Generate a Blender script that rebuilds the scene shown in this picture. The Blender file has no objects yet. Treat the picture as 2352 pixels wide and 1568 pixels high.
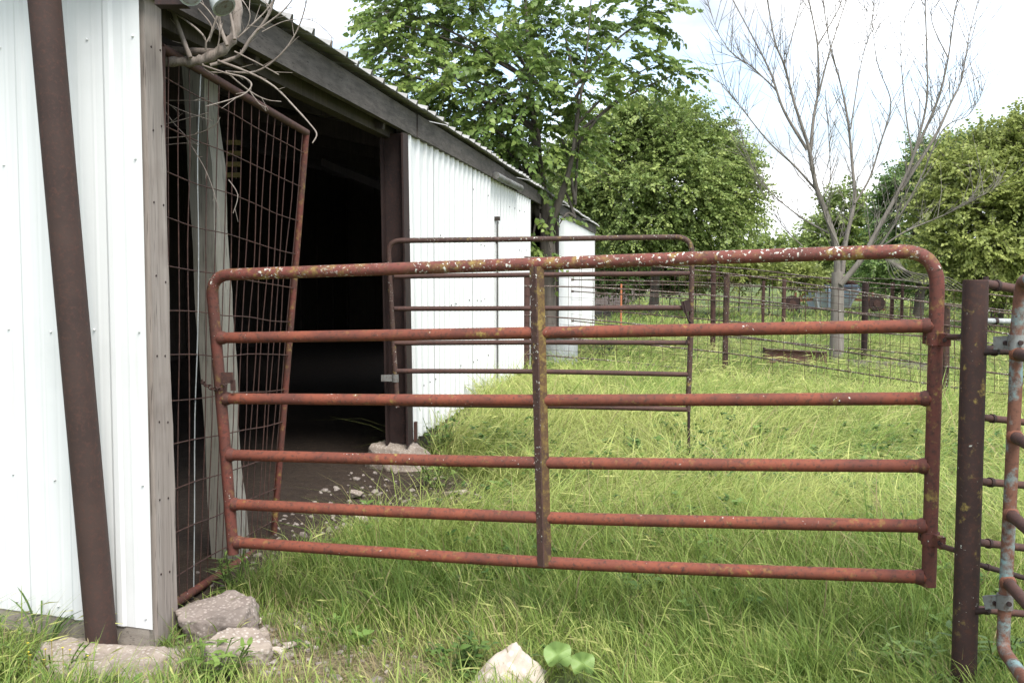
import bpy, bmesh, math, random
import numpy as np
from mathutils import Vector, Matrix, noise as mnoise

S = bpy.context.scene
COL = S.collection
R = math.radians
rng = np.random.default_rng(7)
random.seed(11)

# ------------------------------------------------------------------ camera
EYE, F, CX, CY, HOR = 1.55, 2400.0, 1176.0, 784.0, 632.0
PITCH = math.atan((CY - HOR) / F)
cam_d = bpy.data.cameras.new('camera'); cam = bpy.data.objects.new('camera', cam_d); COL.objects.link(cam)
cam_d.sensor_width = 36; cam_d.lens = 36 * F / 2352; cam_d.clip_start = 0.05; cam_d.clip_end = 5000
cam.location = (0, 0, EYE); cam.rotation_euler = (R(90) - PITCH, 0, 0)
S.camera = cam

# ------------------------------------------------------------------ world, sun, exposure
SUN_EL, SUN_AZ = R(56), R(158)          # azimuth clockwise from +Y: high, to the right and a bit behind
w = bpy.data.worlds.new('World'); S.world = w; w.use_nodes = True
nt = w.node_tree; N = nt.nodes; L = nt.links; N.clear()
out = N.new('ShaderNodeOutputWorld'); bg = N.new('ShaderNodeBackground'); bg.inputs[1].default_value = 0.1
sky = N.new('ShaderNodeTexSky'); sky.sky_type = 'NISHITA'; sky.sun_disc = False
sky.sun_elevation = SUN_EL; sky.sun_rotation = SUN_AZ
tc = N.new('ShaderNodeTexCoord'); mp = N.new('ShaderNodeMapping'); mp.inputs['Scale'].default_value = (1, 1, 2.2)
mp.inputs['Location'].default_value = (0.35, 0.2, 0.1)
n1 = N.new('ShaderNodeTexNoise'); n1.inputs['Scale'].default_value = 2.6; n1.inputs['Detail'].default_value = 6; n1.inputs['Roughness'].default_value = .55
cr = N.new('ShaderNodeValToRGB'); cr.color_ramp.elements[0].position = .42; cr.color_ramp.elements[0].color = (.12, .12, .12, 1)
cr.color_ramp.elements[1].position = .59; cr.color_ramp.elements[1].color = (1, 1, 1, 1)
n2 = N.new('ShaderNodeTexNoise'); n2.inputs['Scale'].default_value = 4.5; n2.inputs['Detail'].default_value = 7
cr2 = N.new('ShaderNodeValToRGB'); cr2.color_ramp.elements[0].position = .36; cr2.color_ramp.elements[0].color = (3.2, 3.35, 3.6, 1)
cr2.color_ramp.elements[1].position = .62; cr2.color_ramp.elements[1].color = (9.6, 9.7, 9.8, 1)
mx = N.new('ShaderNodeMix'); mx.data_type = 'RGBA'
L.new(tc.outputs['Generated'], mp.inputs['Vector']); L.new(mp.outputs[0], n1.inputs['Vector']); L.new(mp.outputs[0], n2.inputs['Vector'])
L.new(n1.outputs[0], cr.inputs[0]); L.new(n2.outputs[0], cr2.inputs[0])
L.new(cr.outputs[0], mx.inputs[0]); L.new(sky.outputs[0], mx.inputs[6]); L.new(cr2.outputs[0], mx.inputs[7])
L.new(mx.outputs[2], bg.inputs[0]); L.new(bg.outputs[0], out.inputs[0])
sd = bpy.data.lights.new('sun', 'SUN'); sd.energy = 1.9; sd.angle = R(30); sd.color = (1, .96, .9)
sun = bpy.data.objects.new('sun', sd); COL.objects.link(sun)
sv = Vector((math.sin(SUN_AZ) * math.cos(SUN_EL), math.cos(SUN_AZ) * math.cos(SUN_EL), math.sin(SUN_EL)))
sun.rotation_euler = (-sv).to_track_quat('-Z', 'Y').to_euler()
S.view_settings.view_transform = 'Standard'; S.view_settings.look = 'None'
S.view_settings.gamma = 1; S.view_settings.exposure = 1.55
try: S.view_settings.use_curve_mapping = False
except Exception: pass

# ------------------------------------------------------------------ pixel helpers (pixels of a 2352 x 1568 view)
cp, sp = math.cos(PITCH), math.sin(PITCH)
def ray(px, py):
    a = (px - CX) / F; b = (CY - py) / F
    return Vector((a, cp + b * sp, -sp + b * cp))
def at(px, py, Y):
    r = ray(px, py); k = Y / r.y
    return Vector((0, 0, EYE)) + r * k
def gnd(px, py, z=0.0):
    r = ray(px, py); k = (z - EYE) / r.z
    return Vector((0, 0, EYE)) + r * k
def onplane(px, py, p0, n):
    r = ray(px, py); o = Vector((0, 0, EYE))
    k = (p0 - o).dot(n) / r.dot(n)
    return o + r * k
def ss(a, b, x):
    t = np.clip((x - a) / (b - a), 0, 1); return t * t * (3 - 2 * t)

# ------------------------------------------------------------------ tagging and linking
def tag(o, label=None, cat=None, group=None, kind=None):
    if label: o['label'] = label
    if cat: o['category'] = cat
    if group: o['group'] = group
    if kind: o['kind'] = kind
    return o
def thing(name, label, cat, loc, group=None):
    o = bpy.data.objects.new(name, None); COL.objects.link(o); o.location = loc; o.empty_display_size = .1
    return tag(o, label, cat, group)
def wloc(o):
    v = Vector((0, 0, 0))
    while o is not None: v += o.location; o = o.parent
    return v
def copy_tree(o, parent=None):
    c = o.copy(); COL.objects.link(c); c.parent = parent
    for ch in o.children: copy_tree(ch, c)
    return c

class MB:
    def __init__(s): s.v = []; s.f = []; s.s = []
    def quad_mesh(s, vs, fs, smooth=False):
        b = len(s.v); s.v += [tuple(v) for v in vs]
        for f in fs: s.f.append([b + i for i in f]); s.s.append(smooth)
        return s
    def box(s, c, size, M=None):
        x, y, z = [k / 2 for k in size]; c = Vector(c)
        vs = [Vector((a, b_, d)) for a in (-x, x) for b_ in (-y, y) for d in (-z, z)]
        vs = [c + (M @ v if M else v) for v in vs]
        return s.quad_mesh(vs, [(0, 1, 3, 2), (4, 6, 7, 5), (0, 4, 5, 1), (2, 3, 7, 6), (0, 2, 6, 4), (1, 5, 7, 3)])
    def bar(s, a, b, wd, th, up=Vector((0, 0, 1)), off=(0, 0)):
        a = Vector(a); b = Vector(b); d = (b - a); ln = d.length; d.normalize()
        x = d.cross(up)
        if x.length < 1e-4: x = Vector((1, 0, 0))
        x.normalize(); y = x.cross(d)
        M = Matrix((x, d, y)).transposed()
        return s.box((a + b) / 2 + x * off[0] + y * off[1], (wd, ln, th), M)
    def tube(s, pts, r, n=10, cap=True):
        pts = [Vector(p) for p in pts]; m = len(pts)
        rs = r if isinstance(r, (list, tuple)) else [r] * m
        t = [(pts[min(i + 1, m - 1)] - pts[max(i - 1, 0)]).normalized() for i in range(m)]
        u = t[0].orthogonal().normalized(); rings = []
        for i in range(m):
            u = (u - t[i] * u.dot(t[i]))
            if u.length < 1e-6: u = t[i].orthogonal()
            u.normalize(); v = t[i].cross(u)
            rings.append([pts[i] + (u * math.cos(2 * math.pi * k / n) + v * math.sin(2 * math.pi * k / n)) * rs[i] for k in range(n)])
        vs = [p for rg in rings for p in rg]
        fs = [(i * n + k, i * n + (k + 1) % n, (i + 1) * n + (k + 1) % n, (i + 1) * n + k) for i in range(m - 1) for k in range(n)]
        s.quad_mesh(vs, fs, True)
        if cap:
            s.quad_mesh(rings[0], [tuple(range(n - 1, -1, -1))]); s.quad_mesh(rings[-1], [tuple(range(n))])
        return s
    def build(s, name, mat, parent=None, origin=None):
        me = bpy.data.meshes.new(name)
        o0 = wloc(parent) if parent is not None else Vector(origin or (0, 0, 0))
        me.from_pydata([(v[0] - o0.x, v[1] - o0.y, v[2] - o0.z) for v in s.v], [], s.f)
        me.polygons.foreach_set('use_smooth', s.s); me.update()
        ob = bpy.data.objects.new(name, me); COL.objects.link(ob)
        if parent is not None: ob.parent = parent
        else: ob.location = o0
        if mat: me.materials.append(mat)
        return ob
def fillet(pts, r, n=6):
    pts = [Vector(p) for p in pts]; o = [pts[0]]
    for i in range(1, len(pts) - 1):
        a, b, c = pts[i - 1], pts[i], pts[i + 1]
        p = b + (a - b).normalized() * r; q = b + (c - b).normalized() * r
        for k in range(n + 1):
            t = k / n; o.append(p * (1 - t) ** 2 + b * 2 * t * (1 - t) + q * t * t)
    return o + [pts[-1]]
def spline(pts, n=6):
    pts = [Vector(p) for p in pts]; o = []
    for i in range(len(pts) - 1):
        p0 = pts[max(i - 1, 0)]; p1 = pts[i]; p2 = pts[i + 1]; p3 = pts[min(i + 2, len(pts) - 1)]
        for k in range(n):
            t = k / n
            o.append(.5 * (2 * p1 + (p2 - p0) * t + (2 * p0 - 5 * p1 + 4 * p2 - p3) * t * t + (3 * p1 - p0 - 3 * p2 + p3) * t ** 3))
    return o + [pts[-1]]
def lerp(a, b, t): return a + (b - a) * t
def npmesh(name, V, T, mat, C=None, parent=None, origin=(0, 0, 0), smooth=False):
    o0 = wloc(parent) if parent is not None else Vector(origin)
    V = np.asarray(V, np.float32) - np.array(o0, np.float32); T = np.asarray(T, np.int32)
    me = bpy.data.meshes.new(name); me.vertices.add(len(V)); me.vertices.foreach_set('co', V.ravel())
    k = T.shape[1]; me.loops.add(T.size); me.loops.foreach_set('vertex_index', T.ravel())
    me.polygons.add(len(T)); me.polygons.foreach_set('loop_start', np.arange(0, T.size, k, dtype=np.int32))
    if smooth: me.polygons.foreach_set('use_smooth', np.ones(len(T), bool))
    if C is not None:
        a = me.attributes.new('Col', 'FLOAT_COLOR', 'POINT')
        a.data.foreach_set('color', np.concatenate([np.asarray(C, np.float32), np.ones((len(V), 1), np.float32)], 1).ravel())
    me.update(calc_edges=True); me.materials.append(mat)
    ob = bpy.data.objects.new(name, me); COL.objects.link(ob)
    if parent is not None: ob.parent = parent
    else: ob.location = o0
    return ob

# ------------------------------------------------------------------ materials
def newmat(name):
    m = bpy.data.materials.new(name); m.use_nodes = True
    t = m.node_tree; p = t.nodes['Principled BSDF']; p.inputs['Specular IOR Level'].default_value = .3
    return m, t, p
def texco(t, scale=(1, 1, 1), kind='Object'):
    c = t.nodes.new('ShaderNodeTexCoord'); m = t.nodes.new('ShaderNodeMapping'); m.inputs['Scale'].default_value = scale
    t.links.new(c.outputs[kind], m.inputs[0]); return m.outputs[0]
def nz(t, vec, scale, detail=4, rough=.55):
    n = t.nodes.new('ShaderNodeTexNoise'); n.inputs['Scale'].default_value = scale; n.inputs['Detail'].default_value = detail
    n.inputs['Roughness'].default_value = rough; t.links.new(vec, n.inputs['Vector']); return n.outputs[0]
def ramp(t, fac, a, b):
    r = t.nodes.new('ShaderNodeMapRange'); r.inputs[1].default_value = a; r.inputs[2].default_value = b
    t.links.new(fac, r.inputs[0]); return r.outputs[0]
def mul(t, a, b, op='MULTIPLY'):
    n = t.nodes.new('ShaderNodeMath'); n.operation = op
    for i, q in enumerate((a, b)):
        if isinstance(q, (int, float)): n.inputs[i].default_value = q
        else: t.links.new(q, n.inputs[i])
    return n.outputs[0]
def mix(t, fac, a, b):
    n = t.nodes.new('ShaderNodeMix'); n.data_type = 'RGBA'
    if isinstance(fac, (int, float)): n.inputs[0].default_value = fac
    else: t.links.new(fac, n.inputs[0])
    for i, q in ((6, a), (7, b)):
        if isinstance(q, tuple): n.inputs[i].default_value = (*q, 1)
        else: t.links.new(q, n.inputs[i])
    return n.outputs[2]
def bump(t, p, h, strength, dist=.01):
    b = t.nodes.new('ShaderNodeBump'); b.inputs['Strength'].default_value = strength; b.inputs['Distance'].default_value = dist
    t.links.new(h, b.inputs['Height']); t.links.new(b.outputs[0], p.inputs['Normal'])
RUSTK = .78
def rust(name, c1, c2, c3, lichen=0., ochre=0., rough=.72, blotch=5., thr=(.4, .62)):
    c1, c2, c3 = [tuple(k * RUSTK for k in c) if max(c) < .3 and c[0] > c[2] else c for c in (c1, c2, c3)]
    m, t, p = newmat(name); v = texco(t)
    a = nz(t, v, blotch, 6, .65); c = mix(t, ramp(t, a, *thr), c1, c2)
    b = nz(t, v, 55, 4, .7); c = mix(t, ramp(t, b, .5, .68), c, c3)
    if ochre:
        o = mul(t, ramp(t, nz(t, v, 22, 5, .7), .62 - .22 * ochre, .72 - .1 * ochre), ramp(t, nz(t, v, 3.1, 2), .45 - .2 * ochre, .6))
        c = mix(t, o, c, (.27, .20, .055))
    if lichen:
        l = mul(t, ramp(t, nz(t, v, 70, 3, .6), .70 - .09 * lichen, .74 - .09 * lichen), ramp(t, nz(t, v, 6.3, 3), .56 - .12 * lichen, .64 - .08 * lichen))
        c = mix(t, l, c, (.62, .63, .56))
    t.links.new(c, p.inputs['Base Color']); p.inputs['Roughness'].default_value = rough
    bump(t, p, b, .25, .003); return m
RED = rust('red_paint', (.26, .074, .042), (.15, .048, .034), (.085, .040, .030), ochre=.22, lichen=.25, blotch=4.)
REDL = rust('red_paint_lichen', (.215, .065, .05), (.15, .05, .04), (.085, .045, .032), lichen=1.15, ochre=.55)
REDD = rust('red_paint_rusted', (.17, .05, .036), (.10, .042, .032), (.06, .03, .024), lichen=.3, ochre=.35)
BRN = rust('brown_rust', (.10, .052, .042), (.065, .036, .031), (.13, .058, .042))
BRND = rust('dark_brown_rust', (.046, .027, .024), (.032, .020, .019), (.066, .031, .025))
POSTM = rust('post_rust_lichen', (.058, .031, .027), (.040, .023, .020), (.085, .037, .026), lichen=.35, ochre=.2)
BRNL = rust('brown_rust_lichen', (.10, .052, .042), (.075, .045, .036), (.05, .03, .026), lichen=.8, ochre=.3)
OCH = rust('ochre_lichen_rust', (.13, .075, .035), (.07, .04, .03), (.22, .15, .045), lichen=.2, ochre=.6, blotch=9)
WIRE = rust('wire_rust', (.085, .042, .034), (.06, .034, .03), (.14, .075, .055))
ROD = rust('rod_rust', (.12, .075, .06), (.09, .06, .052), (.22, .17, .14), lichen=1.3)
GALV = rust('galvanised', (.36, .38, .38), (.27, .29, .29), (.44, .46, .45), rough=.5)
TEAL = rust('flaked_teal_paint', (.19, .085, .055), (.17, .26, .26), (.11, .05, .035), blotch=7., thr=(.50, .60))
GALVD = rust('dull_galvanised', (.21, .22, .21), (.15, .14, .13), (.12, .08, .06), rough=.6)
BLUE = rust('blue_paint_rusted', (.34, .47, .66), (.52, .56, .60), (.36, .20, .15), blotch=2.2)
ORNG = rust('orange_rust', (.26, .10, .055), (.17, .075, .05), (.12, .05, .035))
YEL = rust('yellow_plastic', (.20, .155, .05), (.16, .12, .04), (.1, .08, .04))
def wood(name, c1, c2, c3, ax=2, scale=9., moss=None):
    m, t, p = newmat(name); s = [scale * 2.2] * 3; s[ax] = scale * .09
    v = texco(t, tuple(s)); g = nz(t, v, 1.6, 6, .65)
    c = mix(t, ramp(t, g, .36, .64), c1, c2)
    c = mix(t, mul(t, ramp(t, nz(t, texco(t), 3.5, 4), .5, .68), .6), c, c3)
    v2 = texco(t, tuple(k * 3 for k in s)); g2 = nz(t, v2, 2, 3, .5)
    c = mix(t, ramp(t, g2, .60, .70), c, tuple(k * .45 for k in c1))
    if moss: c = mix(t, mul(t, ramp(t, nz(t, texco(t), 5, 5), .45, .65), .7), c, moss)
    t.links.new(c, p.inputs['Base Color']); p.inputs['Roughness'].default_value = .85
    bump(t, p, g, .5, .006); return m
WGREY = wood('weathered_grey_board', (.235, .20, .175), (.33, .29, .26), (.19, .155, .135))
WPOST = wood('rough_sawn_post', (.20, .185, .155), (.28, .265, .225), (.15, .145, .11))
WBEAM = wood('weathered_header', (.060, .052, .046), (.115, .10, .09), (.04, .035, .032), ax=1)
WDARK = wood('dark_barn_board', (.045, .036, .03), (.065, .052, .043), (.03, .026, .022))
WSILL = wood('grey_sill', (.23, .20, .17), (.30, .27, .23), (.15, .13, .11), ax=0)
BARKD = wood('dark_bark', (.085, .072, .058), (.13, .112, .095), (.055, .05, .04), scale=6)
BARKG = wood('grey_bark', (.15, .132, .112), (.21, .19, .165), (.11, .10, .078), scale=6)
TWIG = wood('bleached_twig', (.20, .165, .14), (.31, .27, .235), (.11, .085, .07), scale=16)
def painted(name, base, dirt, amt, rough=.42):
    m, t, p = newmat(name)
    st = nz(t, texco(t, (26, 26, .55)), 1.3, 6, .6); bl = nz(t, texco(t), 2.3, 5, .6)
    c = mix(t, mul(t, ramp(t, st, .5, .8), amt), base, dirt)
    c = mix(t, mul(t, ramp(t, bl, .5, .75), amt), c, dirt)
    rs = nz(t, texco(t, (9, 9, .35)), 1.7, 5, .7); c = mix(t, mul(t, ramp(t, rs, .60, .78), amt * .7), c, (.44, .37, .29))
    sp_ = nz(t, texco(t), 85, 2, .5); c = mix(t, ramp(t, sp_, .79, .82), c, (.32, .24, .18))
    t.links.new(c, p.inputs['Base Color']); p.inputs['Roughness'].default_value = rough
    bump(t, p, bl, .12, .02); return m
WHITE = painted('white_painted_steel', (.70, .71, .705), (.57, .58, .565), .5)
ROOFM = painted('galvanised_roof', (.33, .33, .32), (.18, .17, .155), .9, .5)
def stone(name, c1, c2, c3, sc=14):
    m, t, p = newmat(name); v = texco(t); a = nz(t, v, sc, 7, .7)
    c = mix(t, ramp(t, a, .36, .64), c1, c2)
    vo = t.nodes.new('ShaderNodeTexVoronoi'); vo.inputs['Scale'].default_value = sc * 4.5; t.links.new(v, vo.inputs['Vector'])
    c = mix(t, mul(t, ramp(t, vo.outputs['Distance'], .38, .26), .85), c, c3)
    c = mix(t, mul(t, ramp(t, nz(t, v, 4, 3), .52, .66), .6), c, tuple(k * .55 for k in c1))
    t.links.new(c, p.inputs['Base Color']); p.inputs['Roughness'].default_value = .9
    bump(t, p, a, .6, .02); return m
CONC = stone('pebbly_concrete', (.185, .15, .13), (.26, .22, .19), (.36, .31, .275), 12)
CONC2 = stone('tan_concrete', (.235, .19, .155), (.32, .27, .225), (.42, .375, .33), 12)
LIME = stone('pale_limestone', (.40, .33, .27), (.50, .44, .375), (.54, .49, .43), 6)
def leafmat(name, rough=.5, trans=.45):
    m, t, p = newmat(name)
    a = t.nodes.new('ShaderNodeAttribute'); a.attribute_name = 'Col'
    t.links.new(a.outputs['Color'], p.inputs['Base Color']); p.inputs['Roughness'].default_value = rough
    tr = t.nodes.new('ShaderNodeBsdfTranslucent'); t.links.new(a.outputs['Color'], tr.inputs[0])
    ms = t.nodes.new('ShaderNodeMixShader'); ms.inputs[0].default_value = trans
    o = t.nodes['Material Output']; t.links.new(p.outputs[0], ms.inputs[1]); t.links.new(tr.outputs[0], ms.inputs[2])
    t.links.new(ms.outputs[0], o.inputs[0]); return m
LEAF = leafmat('leaf', .45, .35); GRASS = leafmat('grass_blade', .55, .35)

# ------------------------------------------------------------------ shed frame
ANG = R(8.7)
D = Vector((math.sin(ANG), math.cos(ANG), 0)); NO = Vector((math.cos(ANG), -math.sin(ANG), 0))   # along the front, outward
C0 = gnd(362, 1486)                                                # corner of the shed on the ground
TB = 4.05                                                          # opening width
def fr(t, o=0., z=0.): return C0 + D * t + NO * o + Vector((0, 0, z))
def front(px, py, o=0.): return onplane(px, py, fr(0, o), NO)
def loc_to(x, y):
    rx = x - C0.x; ry = y - C0.y
    return rx * D.x + ry * D.y, rx * NO.x + ry * NO.y
GA = R(20); GD = Vector((-math.cos(GA), math.sin(GA), 0)); GN = Vector((-math.sin(GA), -math.cos(GA), 0))

def vnoise(x, y, s, seed=0):
    # smooth value noise on arrays
    x = np.asarray(x) / s + seed * 17.3; y = np.asarray(y) / s + seed * 9.7
    xi = np.floor(x).astype(np.int64); yi = np.floor(y).astype(np.int64); fx = x - xi; fy = y - yi
    fx = fx * fx * (3 - 2 * fx); fy = fy * fy * (3 - 2 * fy)
    def h(a, b):
        n = (a * 374761393 + b * 668265263 + seed * 1442695) & 0x7fffffff
        n = ((n ^ (n >> 13)) * 1274126177) & 0x7fffffff
        return (n & 0xffff) / 65535.
    return (h(xi, yi) * (1 - fx) + h(xi + 1, yi) * fx) * (1 - fy) + (h(xi, yi + 1) * (1 - fx) + h(xi + 1, yi + 1) * fx) * fy
def gz(x, y):
    x = np.asarray(x, float); y = np.asarray(y, float); t, o = loc_to(x, y)
    z = .15 * ss(4.2, 6.5, t) * (1 - ss(1.2, 4.5, o)) * ss(-.6, .1, o)
    z = z + .035 * (vnoise(x, y, 1.3, 1) - .5) * ss(.0, .5, np.abs(o)) + .012 * (vnoise(x, y, .35, 2) - .5)
    return z
def dirt(x, y):
    x = np.asarray(x, float); y = np.asarray(y, float); t, o = loc_to(x, y)
    edge = -.02 + 1.2 * np.exp(-((t - 2.75) / .95) ** 2) + .28 * (vnoise(x, y, .4, 3) - .5)
    a = ss(.18, -.15, o - edge) * ss(-.1, .25, t)
    g = -((x - C0.x) * GN.x + (y - C0.y) * GN.y)
    a = np.maximum(a, ss(.0, .1, g) * ss(.1, -.1, o))
    fx, fy = -.72, 4.0
    b = .66 * np.exp(-((x - fx) / .62) ** 2 - ((y - fy) / .42) ** 2)
    c = .8 * np.exp(-((x + 1.1) / .3) ** 2 - ((y - 4.35) / .5) ** 2)
    e = 1.0 * np.exp(-(((x + 1.58) / .30) ** 4) - ((y - 4.02) / .17) ** 4)
    return np.clip(np.maximum(np.maximum(a, e), np.maximum(b, c)), 0, 1)

# ------------------------------------------------------------------ ground
xs = np.unique(np.concatenate([np.linspace(-9, 12, 190), -9 - np.geomspace(.3, 900, 22), 12 + np.geomspace(.3, 900, 22)]))
ys = np.unique(np.concatenate([np.linspace(-30, 2, 8), np.linspace(2.1, 14, 170), np.linspace(14.2, 30, 50), np.geomspace(31, 2500, 40)]))
X, Y = np.meshgrid(xs, ys); Z = gz(X, Y); nx = len(xs)
V = np.stack([X.ravel(), Y.ravel(), Z.ravel()], 1)
ii = (np.arange(len(ys) - 1)[:, None] * nx + np.arange(nx - 1)[None]).ravel()
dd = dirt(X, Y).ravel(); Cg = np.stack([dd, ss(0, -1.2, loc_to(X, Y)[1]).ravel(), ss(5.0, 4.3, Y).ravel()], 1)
gm, t, p = newmat('ground_soil'); v = texco(t)
a = t.nodes.new('ShaderNodeAttribute'); a.attribute_name = 'Col'
sep = t.nodes.new('ShaderNodeSeparateColor'); t.links.new(a.outputs['Color'], sep.inputs[0])
soil = mix(t, ramp(t, nz(t, v, 9, 8, .7), .35, .7), (.024, .016, .011), (.062, .042, .029))
soil = mix(t, ramp(t, nz(t, v, 40, 4, .7), .64, .72), soil, (.26, .21, .17))
soil = mix(t, sep.outputs[2], soil, mix(t, ramp(t, nz(t, v, 18, 8, .7), .35, .7), (.19, .14, .09), (.36, .29, .21)))
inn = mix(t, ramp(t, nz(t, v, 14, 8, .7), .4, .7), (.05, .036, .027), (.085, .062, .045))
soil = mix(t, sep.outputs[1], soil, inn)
turf = mix(t, ramp(t, nz(t, v, 3, 8, .7), .35, .7), (.05, .075, .02), (.11, .14, .045))
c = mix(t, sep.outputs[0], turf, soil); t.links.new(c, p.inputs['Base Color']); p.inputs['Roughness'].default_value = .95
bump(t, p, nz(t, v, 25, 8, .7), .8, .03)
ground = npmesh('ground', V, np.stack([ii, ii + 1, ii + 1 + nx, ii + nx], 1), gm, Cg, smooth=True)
tag(ground, kind='structure')

# ------------------------------------------------------------------ the shed
shed = thing('shed', 'long white corrugated steel shed with open dark bay and weathered wood corner', 'shed', C0)
def sheet(width, length, pitch, rh, rw, th=.002, minor=True, start=.06, s0=0., s1=0.):
    """ribbed sheet: u across, w up its length, v outwards; s0/s1 skew the first edge (bottom, top)"""
    pr = [(0, 0)]; u = start
    while u < width - rw:
        pr += [(u - rw, 0), (u - rw * .45, rh), (u + rw * .45, rh), (u + rw, 0)]
        if minor:
            for q in (.33, .66):
                uu = u + pitch * q
                if uu < width - .02: pr += [(uu - .012, 0), (uu, rh * .16), (uu + .012, 0)]
        u += pitch
    pr.append((width, 0)); n = len(pr)
    vs = []; nz_ = 2
    for off in (0, -th):
        for k in range(nz_):
            for (a_, b_) in pr:
                sk = (s0 if k == 0 else s1) * max(0, 1 - a_ / max(width * .5, .01))
                vs.append((a_ + sk, -(b_ + off), length * k))
    fs = []
    for i in range(n - 1):
        fs.append((i, i + 1, n + i + 1, n + i)); b_ = 2 * n
        fs.append((b_ + i, b_ + n + i, b_ + n + i + 1, b_ + i + 1))
        fs.append((i, b_ + i, b_ + i + 1, i + 1)); fs.append((n + i, n + i + 1, b_ + n + i + 1, b_ + n + i))
    me = bpy.data.meshes.new('sheet'); me.from_pydata(vs, [], fs); me.update(); return me
def place(name, me, mat, org, u, v, wv, parent):
    if not me.materials: me.materials.append(mat)
    o = bpy.data.objects.new(name, me); COL.objects.link(o); o.parent = parent
    o.rotation_euler = Matrix((u, -v, wv)).transposed().to_euler(); o.location = Vector(org) - wloc(parent); return o
UPV = Vector((0, 0, 1))
# gable end: sheets run left from the corner
gsh = sheet(.92, 2.74, .229, .008, .028, start=.075)
gs0 = place('siding_sheet', gsh, WHITE, C0 + GN * .03 + UPV * .085 + GD * .92 - GD * .0, -GD, GN, UPV, shed)
for k in range(1, 5):
    place('siding_sheet', gsh, WHITE, C0 + GN * (.03 + .003 * (k % 2)) + UPV * (.10 + .0 * k) + GD * (.92 + .91 * k), -GD, GN, UPV, shed)
m = MB(); 
for s in np.arange(.075, 3.4, .229):
    for k, z in enumerate((.13, .69, 1.32, 1.36, 2.02, 2.5)):
        if (k == 3) or random.random() < .12: continue
        q = C0 + GD * (s - .045) + GN * .032 + UPV * (z + .01 * random.uniform(-1, 1))
        m.tube([q, q + GN * .003, q + GN * .006], [.0058, .0055, .003], 6)
tag(m.build('screw_heads', WHITE, shed), kind='stuff')
m = MB(); m.bar(C0 + GD * .02 + GN * .012 + UPV * .035, C0 + GD * 4.6 + GN * .012 + UPV * .06, .03, .20); m.build('sill_board', WSILL, shed)
m = MB(); m.bar(C0 + GD * .0 + GN * .045 + UPV * 2.745, C0 + GD * 4.6 + GN * .045 + UPV * 3.35, .035, .09, UPV); m.build('rake_trim', WHITE, shed)
# corner board on the front face, split and weathered
def rough_board(a, b, wd0, wd1, th, xdir, ydir, seed, n=26, rag=.006):
    """board from a (bottom) to b (top), its near edge on the line, widening along xdir"""
    m = MB(); vs = []; rr = random.Random(seed)
    for i in range(n + 1):
        t_ = i / n; c = a.lerp(b, t_); wd = lerp(wd0, wd1, t_)
        e0 = rag * mnoise.noise(Vector((seed, t_ * 5, 0))); e1 = rag * 1.6 * mnoise.noise(Vector((seed + 5, t_ * 6, 0))) + rr.uniform(-1, 1) * rag * .25
        for (du, dv) in ((0 + e0, 0), (wd + e1, 0), (wd + e1, th), (0 + e0, th)):
            vs.append(c + xdir * du + ydir * dv)
    fs = []
    for i in range(n):
        for k in range(4): fs.append((i * 4 + k, i * 4 + (k + 1) % 4, (i + 1) * 4 + (k + 1) % 4, (i + 1) * 4 + k))
    fs += [(3, 2, 1, 0), (n * 4, n * 4 + 1, n * 4 + 2, n * 4 + 3)]
    return m.quad_mesh(vs, fs)
bt = onplane(320, 24, fr(0, .0), NO); bb = onplane(352, 1470, fr(0, .0), NO)
bw = (onplane(372, 800, fr(0, .03), NO) - onplane(332, 800, fr(0, .03), NO)).length
m = rough_board(fr(.012, -.032, .0), fr(.012, -.032, 2.72), bw * 1.25, bw * .95, .03, D, NO, 3, 30, .011)
cb = m.build('corner_board', WGREY, shed)
m = MB()
for z in np.arange(.3, 2.6, .31):
    for q in (.05, .13):
        pz = fr(q + random.uniform(-.01, .01), -.002, z + random.uniform(-.02, .02)); m.tube([pz - NO * .004, pz + NO * .0025], .005, 6)
tag(m.build('nail_heads', BRND, cb), kind='stuff')
m = MB(); m.bar(fr(.10, -.10, -.05), fr(.10, -.10, 2.7), .13, .13, D); m.build('corner_post', WDARK, shed)
# header beam along the whole front (lapped planks)
tl = -.05; k = 0; TEND = 24.6
while tl < TEND:
    t1 = min(tl + 4.45, TEND); m = MB()
    m.bar(fr(tl, .015 + .012 * (k % 2), 2.765), fr(t1 - .004, .015 + .012 * (k % 2), 2.765 + (.008 if k % 2 else 0)), .045, .185)
    m.build('header_plank', WBEAM, shed); tl = t1; k += 1
m = MB(); m.bar(fr(.16, -.12, 2.70), fr(TB + .15, -.12, 2.70), .08, .16); m.build('inner_header', WDARK, shed)
# roof sheets: ribs run up the slope
SL = R(13); RU = (-NO * math.cos(SL) + UPV * math.sin(SL)).normalized(); RN = D.cross(RU) * 1.0
if RN.z < 0: RN = -RN
rsh = sheet(.925, 7.6, .305, .034, .026, th=.003, minor=False, start=.09)
k = 0; tl = -.25
while tl < TEND:
    place('roof_sheet', rsh, ROOFM, fr(tl, .10 + .012 * ((k * 7) % 3), 2.885 + .004 * (k % 2)), D, RN, RU, shed); tl += .915; k += 1
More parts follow.
